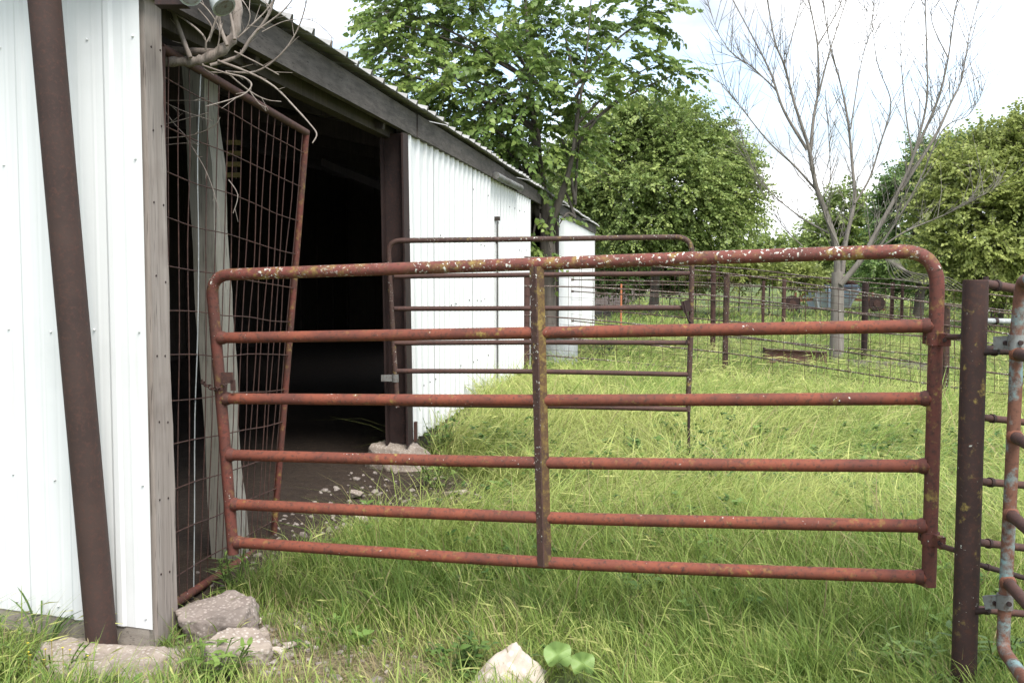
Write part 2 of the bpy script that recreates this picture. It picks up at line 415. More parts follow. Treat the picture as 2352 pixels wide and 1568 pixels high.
# steel H post beside the opening
def hpost(a, b, wd, dp, mat, parent, name='steel_post'):
    m = MB(); tf = .011
    m.bar(a, b, tf, dp, NO, ((-wd / 2 + tf / 2), 0)); m.bar(a, b, tf, dp, NO, ((wd / 2 - tf / 2), 0)); m.bar(a, b, wd - 2 * tf - .002, .009, NO)
    return m.build(name, mat, parent)
P0 = front(918, 1018, -.05); P1 = front(905, 322, -.05)
hp = MB(); a_ = Vector(P0); b_ = Vector(P1) + UPV * .05
hp.bar(a_ - D * .0, b_, .17, .014, NO, (0, .085)); hp.bar(a_, b_, .17, .014, NO, (0, -.085)); hp.bar(a_, b_, .012, .154, NO)
hp.build('steel_post', BRND, shed)
m = MB(); m.bar(a_ + NO * .1 + D * .13, a_ + NO * .1 + D * .13 + UPV * .16, .02, .05, D); m.build('steel_bracket', BRN, shed)
# front siding sheets
TS = TB + .20
tl = TS; fs_first = sheet(.92, 2.52, .229, .024, .034, start=.10, s0=.10, s1=-.13); fsh = sheet(.925, 2.52, .229, .024, .034, start=.075)
k = 0
T7 = TS + 7.2
while tl < T7 - .2:
    place('siding_sheet', fs_first if k == 0 else fsh, WHITE, fr(tl, .0 + .003 * (k % 2), .19), D, NO, UPV, shed); tl += .915; k += 1
tl = T7 + 4.2; k = 0
while tl < TEND - .3:
    place('siding_sheet', fsh, WHITE, fr(tl, .0 + .003 * (k % 2), .19), D, NO, UPV, shed); tl += .915; k += 1
m = MB()
for tt in np.arange(TS + .03, T7, .1145):
    for z in (.62, 1.28, 1.9, 2.45):
        if random.random() < .72: continue
        q = fr(tt, .002, z + random.uniform(-.02, .02)); m.tube([q, q + NO * .007], .0075, 6)
tag(m.build('screw_heads', BRND, shed), kind='stuff')
# door cut into the front siding
dt = TS + (front(1136, 700).copy() - fr(TS)).dot(D)
dsh = sheet(1.5, 1.98, .229, .019, .03, start=.03)
door = place('door', dsh, WHITE, fr(dt, .034, .21), D, NO, UPV, shed)
m = MB(); m.bar(fr(dt - .012, .020, .2), fr(dt - .012, .020, 2.22), .009, .010, D); m.bar(fr(dt - .03, .036, 2.225), fr(dt + .95, .036, 2.215), .03, .05); m.build('frame', WDARK, door)  # dark strips painting in the shade of the gap beside and above the door
for z in (1.95, .75):
    m = MB(); m.bar(fr(dt + .06, .058, z), fr(dt - .01, .045, z), .012, .04); m.build('hinge', BRND, door)
m = MB(); m.tube([front(1139, 403, .085), front(1165, 417, .085), front(1196, 432, .085)], .042, 16); m.build('downpipe', GALVD, shed)
# posts of the second open bay, ragged skirt boards under the siding, back and far walls, inner framing
for tt in (T7 + .08, T7 + 4.1, TEND - .05):
    m = MB(); m.bar(fr(tt, -.08, -.05), fr(tt, -.08, 2.75), .15, .15, D); m.build('wooden_post', WDARK if tt < TEND - 1 else WGREY, shed)
tl = TS
while tl < T7:
    m = MB(); m.bar(fr(tl, -.02, .10), fr(tl + 2.28, -.02, .115), .04, .20); m.build('skirt_board', WDARK, shed); tl += 2.3
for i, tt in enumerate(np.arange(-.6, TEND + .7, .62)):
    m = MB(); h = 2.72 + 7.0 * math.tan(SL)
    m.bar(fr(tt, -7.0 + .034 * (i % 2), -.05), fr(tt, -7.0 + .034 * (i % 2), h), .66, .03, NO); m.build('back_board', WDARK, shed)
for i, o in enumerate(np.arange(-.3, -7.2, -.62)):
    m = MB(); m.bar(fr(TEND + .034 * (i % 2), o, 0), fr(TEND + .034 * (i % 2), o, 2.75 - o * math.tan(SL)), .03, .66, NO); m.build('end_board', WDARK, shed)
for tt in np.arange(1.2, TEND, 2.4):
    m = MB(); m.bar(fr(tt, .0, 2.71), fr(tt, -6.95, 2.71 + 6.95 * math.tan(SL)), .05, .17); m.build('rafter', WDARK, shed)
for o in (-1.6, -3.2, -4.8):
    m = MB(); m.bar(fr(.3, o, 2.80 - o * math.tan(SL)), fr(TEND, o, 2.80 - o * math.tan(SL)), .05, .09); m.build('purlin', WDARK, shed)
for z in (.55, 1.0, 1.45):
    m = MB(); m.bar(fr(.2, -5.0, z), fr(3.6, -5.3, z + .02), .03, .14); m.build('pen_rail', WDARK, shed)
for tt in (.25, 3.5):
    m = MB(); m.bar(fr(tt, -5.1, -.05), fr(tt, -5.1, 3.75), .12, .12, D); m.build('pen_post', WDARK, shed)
m = MB(); m.bar(at(742, 372, 10.6), at(892, 434, 9.0), .04, .07); m.build('brace', WDARK, shed)
# concrete block under the steel post
def rock(name, label, cat, c, size, mat, seed, rz=0, sub=3, flat=.35, tilt=(0, 0), group=None, amp=.28, boxy=0., topz=None, taper=0., shift=0.):
    bm = bmesh.new(); bmesh.ops.create_icosphere(bm, subdivisions=sub, radius=1)
    rr = random.Random(seed); planes = []
    for _ in range(7):
        n = Vector((rr.uniform(-1, 1), rr.uniform(-1, 1), rr.uniform(-.5, 1))).normalized(); planes.append((n, rr.uniform(.55, .82)))
    if boxy:
        for n in ((1, 0, 0), (-1, 0, 0), (0, 1, 0), (0, -1, 0), (0, 0, 1)): planes.append((Vector(n), boxy))
    if topz: planes.append((Vector((.06, -.05, 1)).normalized(), topz))
    M = Matrix.Rotation(rz, 3, 'Z') @ Matrix.Rotation(tilt[0], 3, 'X') @ Matrix.Rotation(tilt[1], 3, 'Y')
    for v in bm.verts:
        p = v.co.copy()
        for n, d_ in planes:
            e = p.dot(n) - d_
            if e > 0: p -= n * e * .92
        p *= 1 + amp * .35 * mnoise.noise(p * 2.1 + Vector((seed, 0, 0))) + amp * .16 * mnoise.noise(p * 6 + Vector((0, seed, 0))) + amp * .07 * mnoise.noise(p * 15)
        k_ = 1 - taper * max(0, min(1, (p.z + .6) / 1.5)); p.x = p.x * k_ + shift * max(0, p.z); p.y *= k_
        v.co = M @ Vector((p.x * size[0], p.y * size[1], p.z * size[2]))
    me = bpy.data.meshes.new(name); bm.to_mesh(me); bm.free(); me.materials.append(mat)
    for q in me.polygons: q.use_smooth = sub >= 4
    o = bpy.data.objects.new(name, me); COL.objects.link(o); o.location = c
    if label: tag(o, label, cat, group)
    return o
def chunk(name, label, cat, c, size, mat, seed, rz=0, npts=16, top=1., group=None, tilt=(0, 0), amp=.035):
    rr = random.Random(seed); bm = bmesh.new()
    for _ in range(npts):
        v = Vector((rr.uniform(-1, 1), rr.uniform(-1, 1), rr.uniform(-1, 1))); k = max(abs(v.x), abs(v.y), abs(v.z)) ** .8; v = v / k
        bm.verts.new((v.x, v.y, min(v.z, top)))
    h = bmesh.ops.convex_hull(bm, input=bm.verts[:]); bmesh.ops.delete(bm, geom=list({e for e in h['geom_interior'] + h['geom_unused'] if isinstance(e, bmesh.types.BMVert)}), context='VERTS')
    bmesh.ops.scale(bm, vec=size, verts=bm.verts[:])
    bmesh.ops.triangulate(bm, faces=bm.faces[:])
    for _ in range(4):
        es = [e for e in bm.edges if e.calc_length() > min(size) * .14]
        if es: bmesh.ops.subdivide_edges(bm, edges=es, cuts=1, use_grid_fill=True)
        bmesh.ops.triangulate(bm, faces=bm.faces[:])
    bmesh.ops.smooth_vert(bm, verts=bm.verts[:], factor=.5, use_axis_x=True, use_axis_y=True, use_axis_z=True)
    bm.normal_update(); sc = min(size)
    for v in bm.verts:
        p = v.co / sc; v.co += v.normal * sc * (amp * 2.5 * mnoise.noise(p * 1.3 + Vector((seed, 0, 0))) + amp * 2 * mnoise.noise(p * 4 + Vector((0, seed, 0))) + amp * mnoise.noise(p * 11))
    me = bpy.data.meshes.new(name); bm.transform((Matrix.Rotation(rz, 3, 'Z') @ Matrix.Rotation(tilt[0], 3, 'X') @ Matrix.Rotation(tilt[1], 3, 'Y')).to_4x4()); bm.to_mesh(me); bm.free(); me.materials.append(mat)
    for q_ in me.polygons: q_.use_smooth = True
    o = bpy.data.objects.new(name, me); COL.objects.link(o); o.location = c; tag(o, label, cat, group); return o
pb = Vector(P0)
chunk('concrete_block', 'pale broken concrete block under the dark steel post', 'concrete', (pb.x - .04, pb.y - .0, .05), (.25, .22, .16), CONC2, 24, .35, 22, .9)

# ------------------------------------------------------------------ wooden post, mesh gate, leaning pole
wp0 = Vector((at(541, 1305, 5.72).x, 5.72, -.04)); wp1 = at(472, 150, 5.72); wp1.z = 2.72
m = rough_board(wp0 - Vector((.11, .07, 0)), wp1 - Vector((.11, .07, 0)), .145, .135, .14, Vector((math.cos(.25), -math.sin(.25), 0)), Vector((math.sin(.25), math.cos(.25), 0)), 8, 24, .016)
po = m.build('wooden_post', WPOST, None, wp0); tag(po, 'rough sawn grey wooden post leaning behind the rusty mesh gate', 'post')

mgB0, mgB1 = Vector((-1.56, 4.62, .05)), at(628, 1238, 6.2); mgT0 = at(368, 108, 4.62); mgT1 = at(704, 305, 6.2)
mg = thing('mesh_gate', 'tall rusty pipe gate filled with square wire mesh in the shed opening', 'gate', (mgB0.x, mgB0.y, 0))
def mp(u, vv): return (mgB0.lerp(mgB1, u)).lerp(mgT0.lerp(mgT1, u), vv)
m = MB(); m.tube([mgT0, mgT1], .021, 12); m.build('top_rail', BRN, mg)
m = MB(); m.tube([mgT1 + UPV * .015, mgB1], .019, 12); m.build('end_stile', REDD, mg)
m = MB(); m.tube([mgB0, mgT0], .021, 12); m.build('hinge_stile', BRN, mg)
m = MB(); m.tube([mgB0, mgB0.lerp(mgB1, .98)], .021, 12); m.build('bottom_rail', REDD, mg)
for i in range(12):
    v_ = (i + .6) / 12.2; m = MB()
    m.tube(spline([mp(u, v_ + .003 * random.uniform(-1, 1)) + Vector((random.uniform(-1, 1) * .004, 0, 0)) for u in np.linspace(0, 1, 6)], 3), .0030, 6); m.build('wire', WIRE, mg)
for i in range(17):
    u_ = (i + .7) / 17.4; m = MB()
    m.tube(spline([mp(u_ + .005 * random.uniform(-1, 1), v_) + Vector((random.uniform(-1, 1) * .007, 0, 0)) for v_ in np.linspace(0, 1, 7)], 3), .0030, 6)
    m.build('wire', GALV if i in (3,) else WIRE, mg)
# leaning pole
lp0 = at(237, 1508, 4.24); lp1 = at(86, -180, 4.12)
m = MB(); m.tube([lp0 - (lp1 - lp0).normalized() * .05, lp0.lerp(lp1, .3), lp0.lerp(lp1, .6), lp1], .062, 24)
o = m.build('steel_pole', rust('pole_rust', (.068, .042, .035), (.048, .030, .026), (.085, .043, .034), blotch=2.5), None, (lp0.x, lp0.y, 0)); tag(o, 'brown rusty steel pole leaning across the white wall', 'pole')
pole_x, pole_y = lp0.x, lp0.y

# ------------------------------------------------------------------ red pipe gate
YL, YR = 4.80, 3.92
gl = at(500, 1260, YL); gr_ = at(2135, 1330, YR); gn = (gr_ - gl).cross(UPV).normalized()
def gp(px, py): return onplane(px, py, gl, gn)
gate = thing('pipe_gate', 'large red rusty six bar pipe gate with lichen across the front', 'gate', (gr_.x, gr_.y, 0))
RP = .0265
fpts = [gp(536, 1272), gp(519, 1050), gp(497, 785), gp(484, 632), gp(800, 621), gp(1235, 606), gp(1800, 586), gp(2154, 575), gp(2150, 760), gp(2141, 1070), gp(2133, 1345)]
path = [fpts[0], fpts[1], fpts[2]] + fillet([fpts[2], fpts[3], fpts[4]], .10, 7)[1:-1] + [fpts[4], fpts[5], fpts[6]] + fillet([fpts[6], fpts[7], fpts[8]], .135, 8)[1:-1] + [fpts[8], fpts[9], fpts[10]]
i1 = 9; i2 = len(path) - 5
m = MB(); m.tube(path[:6], RP, 16); m.build('end_stile', REDD, gate)
m = MB(); m.tube(path[5:i2], RP * 1.02, 16); m.build('top_rail', REDL, gate)
m = MB(); m.tube(path[i2 - 1:], RP * 1.03, 16); m.build('hinge_stile', REDD, gate)
barsL = [(497, 776), (508, 915), (518, 1044), (527, 1157), (534, 1244)]
barsM = [(1235, 764), (1240, 919), (1245, 1062), (1248, 1188), (1252, 1291)]
barsR = [(2150, 748), (2146, 915), (2141, 1070), (2138, 1208), (2134, 1325)]
for a_, b_, c_ in zip(barsL, barsM, barsR):
    pts = spline([gp(*a_), gp(*b_), gp(*c_)], 8)
    rl = MB(); rl.tube(pts, RP * .96, 14); bar_ = rl.build('rail', RED, gate)
    # weld collars
    for q, e in ((pts[0], pts[1]), (pts[-1], pts[-2])):
        m = MB(); d_ = (e - q).normalized(); m.tube([q + d_ * .02, q + d_ * .034, q + d_ * .05], [RP * 1.22, RP * 1.18, RP * .98], 12); m.build('weld', REDD, bar_)
va, vb = gp(1236, 612), gp(1254, 1296); gx = (gr_ - gl).normalized(); gback = gn if gn.y < 0 else -gn   # towards the camera
def flange(a, b, ux, uy, wd, off):
    m = MB(); d_ = (b - a).normalized()
    vs = []
    for q in (a, b):
        for s_, e in ((0, 0), (wd, 0), (wd, .006), (0, .006)): vs.append(q + off + ux * s_ + uy * e)
    m.quad_mesh(vs, [(3, 2, 1, 0), (4, 5, 6, 7), (0, 1, 5, 4), (1, 2, 6, 5), (2, 3, 7, 6), (3, 0, 4, 7)]); return m
apex = gback * (RP + .016)
u1 = (-gx * .86 - gback * .5).normalized(); u2 = (gx * .62 - gback * .62).normalized()
flange(va, vb, u1, u2, .036, apex).build('upright_flange', BRNL, gate)
flange(va + u2 * .0065, vb + u2 * .0065, u2, u1, .034, apex).build('upright_flange', OCH, gate)
# hinge clamps on the right stile
rp0 = at(2212, 1600, 3.70); rpT = at(2241, 645, 3.70)       # the round post
post = thing('gate_post', 'thick dark brown steel pipe post beside the red gate', 'post', (rp0.x, rp0.y, 0))
pb0 = rp0 + (rp0 - rpT).normalized() * .35
m = MB(); m.tube([pb0, rp0, rpT], .0435, 24); m.build('pipe', POSTM, post)
m = MB(); m.tube([rpT - UPV * .002, rpT + UPV * .004], .040, 20); m.build('cap', BRN, post)
def onpost(py, side=1., k=.0435):
    f_ = (py - 645) / (1600 - 645); q = rpT.lerp(rp0, f_); return q
for (py, side) in ((778, 0), (1235, 1)):
    q = gp(2148 if py < 1000 else 2137, py); pq = onpost(py - 8 if py < 1000 else py + 32)
    m = MB(); m.tube([q - UPV * .024, q + UPV * .024], RP * 1.27, 18)
    toP = (pq - q); toP.z = 0; toP.normalize()
    m.bar(q - toP * .068, q - toP * .028, .018, .046); m.bar(q + toP * .028, q + toP * .082, .020, .046)
    cl = m.build('hinge_clamp', REDD, gate)
    m = MB()
    for d_ in (-.055, .058):
        w_ = q + toP * d_ + gback * .011; m.tube([w_, w_ + gback * .009], .010, 6); m.tube([w_ + gback * .009, w_ + gback * .016], .006, 6)
    m.build('bolt', BRND, cl)
    m = MB(); e0 = q + toP * .075 + UPV * (.012 if side == 0 else -.012); m.tube([e0, e0.lerp(pq, .45) , pq - toP * .03], [.011, .010, .012], 10); m.build('hinge_pin', BRN, cl)
    m = MB(); m.tube([pq - toP * .062, pq - toP * .035], [.014, .028], 12); m.build('weld_boss', BRND, post)
# latch plate and chain at the left end
lq = gp(508, 876)
m = MB(); m.bar(lq + gx * .02 + gback * .03 + UPV * .02, lq + gx * .08 + gback * .03 + UPV * .02, .006, .05); m.bar(lq + gx * .068 + gback * .03 - UPV * .015, lq + gx * .092 + gback * .03 - UPV * .015, .006, .05); m.build('latch_plate', BRN, gate)
ch = thing('chain', 'rusty chain looped round the left end of the red gate and mesh', 'chain', lq - UPV * .03)
def link(c, d, n, L_=.028, W_=.011, r=.0028):
    d = d.normalized(); s_ = d.cross(n).normalized(); pts = []
    for k in range(13):
        a = 2 * math.pi * k / 12; pts.append(c + d * math.cos(a) * L_ / 2 + s_ * math.sin(a) * W_)
    m = MB(); m.tube(pts, r, 5, cap=False); return m
cpts = spline([lq + gback * .034 + gx * .05 - UPV * .01, lq + gback * .036 - UPV * .03, lq - gx * .035 - UPV * .035, lq - gx * .12 - gback * .06 - UPV * .02, lq - gx * .20 - gback * .15 - UPV * .012], 3)
for i in range(len(cpts) - 1):
    q, e = cpts[i], cpts[i + 1]
    link((q + e) / 2, e - q, gback if i % 2 else UPV, (e - q).length * 1.25).build('chain_link', BRN, ch)

# ------------------------------------------------------------------ turquoise gate at the right edge and the pipe fence behind it
GDn = Vector((-math.sin(R(12)), -math.cos(R(12)), 0))        # it swings towards the viewer
tp = [(2347, 650), (2337, 720), (2332, 900), (2320, 1150), (2308, 1390), (2303, 1490)]
YT = 3.58
tg = thing('pipe_gate', 'turquoise flaking pipe gate swung open at the right edge', 'gate', (at(2303, 1490, YT).x, YT, 0))
tv = [at(x_, y_, YT) for x_, y_ in tp]
top_c = tv[0] + UPV * .01; bot_c = tv[-1]
frm = [top_c + GDn * 2.2, top_c + GDn * .02]
m = MB(); pth = fillet([top_c + GDn * 2.2, top_c, tv[1] - UPV * .06], .06, 6) + tv[2:5] + fillet([tv[4], bot_c - UPV * .0, bot_c + GDn * 2.2], .05, 5)[1:]
m.tube(pth[:], .0225, 16); m.build('outer_frame', TEAL, tg)
for (x_, y_) in ((2335, 812), (2329, 1002), (2320, 1180), (2313, 1335)):
    q = at(x_, y_, YT); m = MB(); m.tube([q, q + GDn * 2.2], .020, 14); b_ = m.build('rail', BRN, tg)
    m = MB(); m.tube([q + GDn * .012, q + GDn * .03], [.029, .022], 12); m.build('weld', ORNG, b_)
m = MB(); m.tube([top_c + GDn * 2.2 + UPV * .02, Vector((0, 0, 0)) + bot_c + GDn * 2.2 - UPV * .02], .0225, 14); m.build('hinge_stile', BRN, tg)
for py in (786, 1380):
    q = at(2334 if py < 1000 else 2308, py, YT); m = MB(); m.tube([q - UPV * .026, q + UPV * .026], .0275, 18)
    pq = onpost(py); tp_ = (pq - q).normalized(); m.bar(q + tp_ * .024, q + tp_ * .075, .022, .046)
    cl = m.build('hinge_clamp', GALVD, tg)
    m = MB(); cd = Vector((0, -1, 0))
    for d_ in (.045, .0): m.tube([q + tp_ * d_ + cd * (.012 if d_ else .028), q + tp_ * d_ + cd * (.022 if d_ else .036)], .009, 6)
    m.build('bolt', BRND, cl)
    m = MB(); m.tube([q + tp_ * .06 - UPV * .03, pq + UPV * (-.035)], .011, 10); m.build('hinge_pin', BRND, cl)
pf = thing('pipe_fence', 'brown horizontal pipe fence rails joined to the dark post', 'fence', (rp0.x + .1, rp0.y + .02, 0))
for (py, py2, r_, mt) in ((651, 668, .0165, BRN), (735, 738, .010, GALV), (800, 806, .0165, BRND), (953, 968, .013, BRN), (1100, 1112, .014, BRN), (1240, 1256, .014, BRN), (1290, 1325, .010, BRND), (1395, 1408, .013, BRN)):
    q = onpost(py) + Vector((.034, .01, 0)); e = at(2420, py2 + (py2 - py) * .6, 3.86)
    m = MB(); m.tube([q, q.lerp(e, .5), e], r_, 12); rl = m.build('rail', mt, pf)
    m = MB(); d_ = (e - q).normalized(); m.tube([q + d_ * .055, q + d_ * .068], r_ * 1.3, 12); m.build('collar', BRND, rl)
    m = MB(); m.tube([q - UPV * .026 + d_ * .008, q + UPV * .026 + d_ * .008], .010, 10); m.build('hinge_eye', BRND, rl)
e = at(2420, 650, 3.86)
m = MB(); m.tube([Vector((e.x, e.y, -.05)), Vector((e.x, e.y, 1.62))], .03, 14); m.build('end_post', BRND, pf)

# ------------------------------------------------------------------ second gate, further back
g2 = thing('pipe_gate', 'smaller brown pipe gate hung on the steel shed post', 'gate', (at(1585, 1000, 8.02).x, 8.02, 0))
Y2L, Y2R = 8.14, 8.02
q0 = at(900, 560, Y2L); q1 = at(1590, 545, Y2R); n2 = (q1 - q0).cross(UPV).normalized()
def g2p(px, py): return onplane(px, py, q0, n2)
fp = [g2p(913, 935), g2p(902, 760), g2p(891, 553), g2p(1240, 549), g2p(1590, 544), g2p(1587, 760), g2p(1580, 945)]
path = [fp[0], fp[1]] + fillet([fp[1], fp[2], fp[3]], .10, 6)[1:-1] + [fp[3]] + fillet([fp[3], fp[4], fp[5]], .13, 6)[1:-1] + [fp[5], fp[6]]
m = MB(); m.tube(path, .0205, 14); m.build('outer_frame', BRNL, g2)
for (yl, ym, yr) in ((635, 631, 628), (709, 708, 707), (788, 786, 787), (852, 853, 860), (928, 932, 940)):
    m = MB(); m.tube(spline([g2p(906, yl), g2p(1240, ym), g2p(1584, yr)], 5), .0195, 12); m.build('rail', BRN, g2)
m = MB(); m.tube([g2p(1582, 930), g2p(1582, 1060), g2p(1582, 1085)], .012, 10); m.build('drop_rod', BRND, g2)
m = MB(); q = g2p(1578, 700); m.bar(q - UPV * .02 - Vector((.04, .02, 0)), q + UPV * .0 + Vector((.02, -.03, .0)), .02, .09); m.tube(spline([q + Vector((-.03, -.03, .03)), q + Vector((.0, -.035, -.1)), q + Vector((.03, -.03, -.16)), q + Vector((-.01, -.03, -.3))], 4), .008, 6); m.build('latch', BRND, g2)
q = g2p(908, 868); m = MB(); m.tube([q - UPV * .03, q + UPV * .03], .027, 14); m.bar(q - Vector((.11, 0, 0)), q - Vector((.02, 0, 0)), .02, .05); m.build('hinge_clamp', GALVD, g2)
m = MB(); m.tube([q - Vector((.06, 0, .0)), Vector((q.x - .06, P0.y - .06, q.z))], .011, 8); m.build('hinge_pin', BRND, g2)
m = MB(); q = g2p(905, 640); m.tube([q - Vector((.045, 0, .0)), Vector((q.x - .03, P0.y - .06, q.z))], .011, 8); m.build('hinge_pin', BRND, g2)

# ------------------------------------------------------------------ wire panel fences
def fence(label, cols, rows, posts, rr_=.008, wire_step=.16, post_r=.045, top_over=.05, hz=0, mat=ROD, ends=True):
    """cols: [(px, Y)], rows: list of py per column"""
    base = at(cols[0][0], 800, cols[0][1])
    f_ = thing('wire_fence', label, 'fence', (base.x, base.y, float(gz(base.x, base.y))))
    rods = []
    for row in rows:
        pts = spline([at(c[0], y_, c[1]) for c, y_ in zip(cols, row)], 4); rods.append(pts)
        rad = [rr_] * len(pts)
        if ends: pts = [pts[0] - (pts[1] - pts[0]).normalized() * .001] + pts; rad = [rr_ * 2.2, ] + rad; pts.insert(1, pts[0] + (pts[2] - pts[0]).normalized() * .18); rad.insert(1, rr_ * 2.0)
        m = MB(); m.tube(pts, rad, 6); m.build('rod', mat, f_)
    m = MB(); tot = sum((rods[0][i + 1] - rods[0][i]).length for i in range(len(rods[0]) - 1))
    n = int(tot / wire_step); K = len(rods[0]) - 1
    def samp(pts, u):
        k_ = min(int(u * K), K - 1); return pts[k_].lerp(pts[k_ + 1], u * K - k_)
    for i in range(n + 1):
        u = i / n
        m.tube([samp(r, u) + Vector((random.uniform(-.01, .01), random.uniform(-.02, -.01), 0)) for r in rods], .0035, 4)
    for j in range(len(rods) - 1):
        for h in range(hz):
            q_ = (h + 1) / (hz + 1)
            m.tube([samp(rods[j], u).lerp(samp(rods[j + 1], u), q_) - Vector((0, .012, 0)) for u in np.linspace(0, 1, 14)], .0032, 4)
    tag(m.build('wire_mesh', WIRE, f_), kind='stuff')
    for (px, Yp, ptop, mt, wd) in posts:
        tpz = at(px, ptop, Yp); gy = float(gz(tpz.x, tpz.y))
        m = MB(); m.tube([(tpz.x + random.uniform(-.02, .02), tpz.y + .06, gy - .15), (tpz.x, tpz.y + .06, tpz.z)], wd * .68, 12); m.build('fence_post', mt, f_)
    return f_
fence('near rusty wire panel fence running from the shed to the right', [(1139, 14.9), (1400, 15.1), (1671, 15.1), (1930, 13.4), (2180, 12.1), (2480, 11.2)],
      [(586, 603, 628, 664, 702, 740), (655, 662, 682, 715, 748, 790), (719, 738, 768, 806, 843, 880), (766, 784, 811, 850, 888, 925), (808, 828, 858, 896, 938, 980)],
      [(1209, 14.95, 632, BRN, .085), (1671, 15.1, 628, BRNL, .062), (2180, 12.1, 700, BRNL, .055)], hz=2, rr_=.011)
fence('second wire fence behind the near one, reaching the tall brown post', [(1300, 22), (1640, 20.4), (1900, 19.4), (2200, 18.5), (2480, 17.5)],
      [(612, 612, 640, 668, 700), (642, 650, 672, 700, 735), (668, 690, 712, 738, 772), (705, 735, 755, 780, 812), (735, 770, 795, 822, 855)],
      [(1302, 22.0, 606, BRN, .09), (1640, 20.4, 606, BRN, .075), (1990, 19.2, 650, BRND, .085)], hz=1, wire_step=.3, rr_=.013)
fence('far wire fence in front of the blue wagon', [(1357, 30), (1560, 31), (1803, 32), (2065, 33), (2300, 33), (2520, 33)],
      [(634, 632, 636, 641, 646, 652), (655, 654, 660, 662, 668, 672), (676, 677, 684, 684, 690, 694), (700, 702, 708, 706, 712, 716)],
      [(1357, 30, 630, BRN, .09), (1803, 32, 640, BRN, .09), (1755, 32, 645, BRN, .07), (2052, 33, 648, BRN, .09), (2075, 33, 650, BRN, .07), (2290, 33, 655, BRND, .09)], rr_=.013, wire_step=.5)

# ------------------------------------------------------------------ blue wagon, trough, plank, tank
def wagon():
    Yw = 44.; c = at(1905, 705, Yw); gx_ = c.x
    wg = thing('hopper_wagon', 'old blue hopper wagon with rusty rim in front of the trees', 'wagon', (gx_, Yw, 0))
    def hop(x0, x1, tx0, tx1, z0, z1, y0, y1, mt, nm):
        m = MB(); vs = [(gx_ + tx0, Yw + y0 * .5, z0), (gx_ + tx1, Yw + y0 * .5, z0), (gx_ + tx1, Yw + y1 * .5, z0), (gx_ + tx0, Yw + y1 * .5, z0), (gx_ + x0, Yw + y0, z1), (gx_ + x1, Yw + y0, z1), (gx_ + x1, Yw + y1, z1), (gx_ + x0, Yw + y1, z1)]
        m.quad_mesh(vs, [(3, 2, 1, 0), (4, 5, 6, 7), (0, 1, 5, 4), (1, 2, 6, 5), (2, 3, 7, 6), (3, 0, 4, 7)]); return m.build(nm, mt, wg)
    hp_ = hop(-1.05, 1.05, -.72, .68, .18, .98, -.9, .9, BLUE, 'hopper')
    hop(-1.07, 1.07, -1.05, 1.05, .99, 1.16, -.92, .92, BLUE, 'upper_box')
    hop(-.95, .6, -1.16, 1.1, 1.165, 1.34, -.8, .8, ORNG, 'rim')
    for k in range(4):
        m = MB(); x_ = -.9 + k * .6; m.bar((gx_ + x_ * .7, Yw - .62, .2), (gx_ + x_, Yw - .93, .98), .06, .05, Vector((0, 1, 0))); m.build('rib', BLUE, hp_)
    for s_, x_ in ((-1, -1.75), (1, 1.75)):
        m = MB(); m.bar((gx_ + s_ * .8, Yw - .6, .55), (gx_ + s_ * 2.1, Yw - .6, .45), .08, .10); m.bar((gx_ + s_ * 2.1, Yw - .6, .1), (gx_ + s_ * 1.2, Yw - .6, .8), .07, .07); m.bar((gx_ + s_ * 1.6, Yw - .6, .05), (gx_ + s_ * 1.6, Yw - .6, .85), .08, .08, Vector((0, 1, 0))); m.build('frame', ORNG, wg)
        m = MB(); cc = Vector((gx_ + x_, Yw, .38)); pts = [cc + Vector((0, 0, 0)), ]
        m.tube([cc - Vector((0, .75, 0)), cc - Vector((0, .55, 0))], .33, 18); wh = m.build('wheel', BRND, wg)
        m = MB(); m.tube([cc - Vector((0, .78, 0)), cc - Vector((0, .752, 0))], .15, 14); m.build('rim', BRN, wh)
wagon()
ta, tb_ = gnd(1757, 838), gnd(1898, 842)
tr = thing('feed_trough', 'rusty red steel channel lying in the grass left of the bare tree', 'trough', (ta + tb_) / 2)
dv = (tb_ - ta).normalized()
m = MB(); m.bar(ta + UPV * .16, tb_ + UPV * .13, .012, .22); m.build('side', rust('trough_red', (.21, .07, .06), (.26, .16, .13), (.14, .06, .05)), tr)
m = MB(); m.bar(ta + UPV * .275, tb_ + UPV * .245, .13, .018); m.build('top_flange', BRNL, tr)
m = MB(); m.bar(ta + UPV * .07 + Vector((0, .14, 0)), tb_ + UPV * .05 + Vector((0, .14, 0)), .012, .3); m.build('side', BRN, tr)
m = MB(); m.bar(ta + UPV * .15, ta + UPV * .15 + Vector((0, .14, 0)), .02, .3); m.build('end_plate', BRN, tr)
m = MB(); a_, b_ = gnd(1945, 846), gnd(2135, 858); m.bar(a_ + UPV * .07, b_ + UPV * .07, .05, .16); o = m.build('plank', WGREY, None, (a_ + b_) / 2); tag(o, 'grey weathered plank on edge in the grass right of the bare tree', 'plank')
tq = at(1283, 826, 16.6); tz = float(gz(tq.x, tq.y))
tk = thing('stock_tank', 'galvanised round stock tank beside the shed', 'tank', (tq.x, tq.y, tz))
m = MB(); m.tube([(tq.x, tq.y, tz), (tq.x, tq.y, tz + .2), (tq.x, tq.y, tz + .42)], [.30, .305, .31], 28); m.build('wall', GALV, tk)
m = MB(); pts = [(tq.x + .315 * math.cos(a_), tq.y + .315 * math.sin(a_), tz + .42) for a_ in np.linspace(0, 2 * math.pi, 29)]; m.tube(pts, .012, 6, False); m.build('rim', GALV, tk)

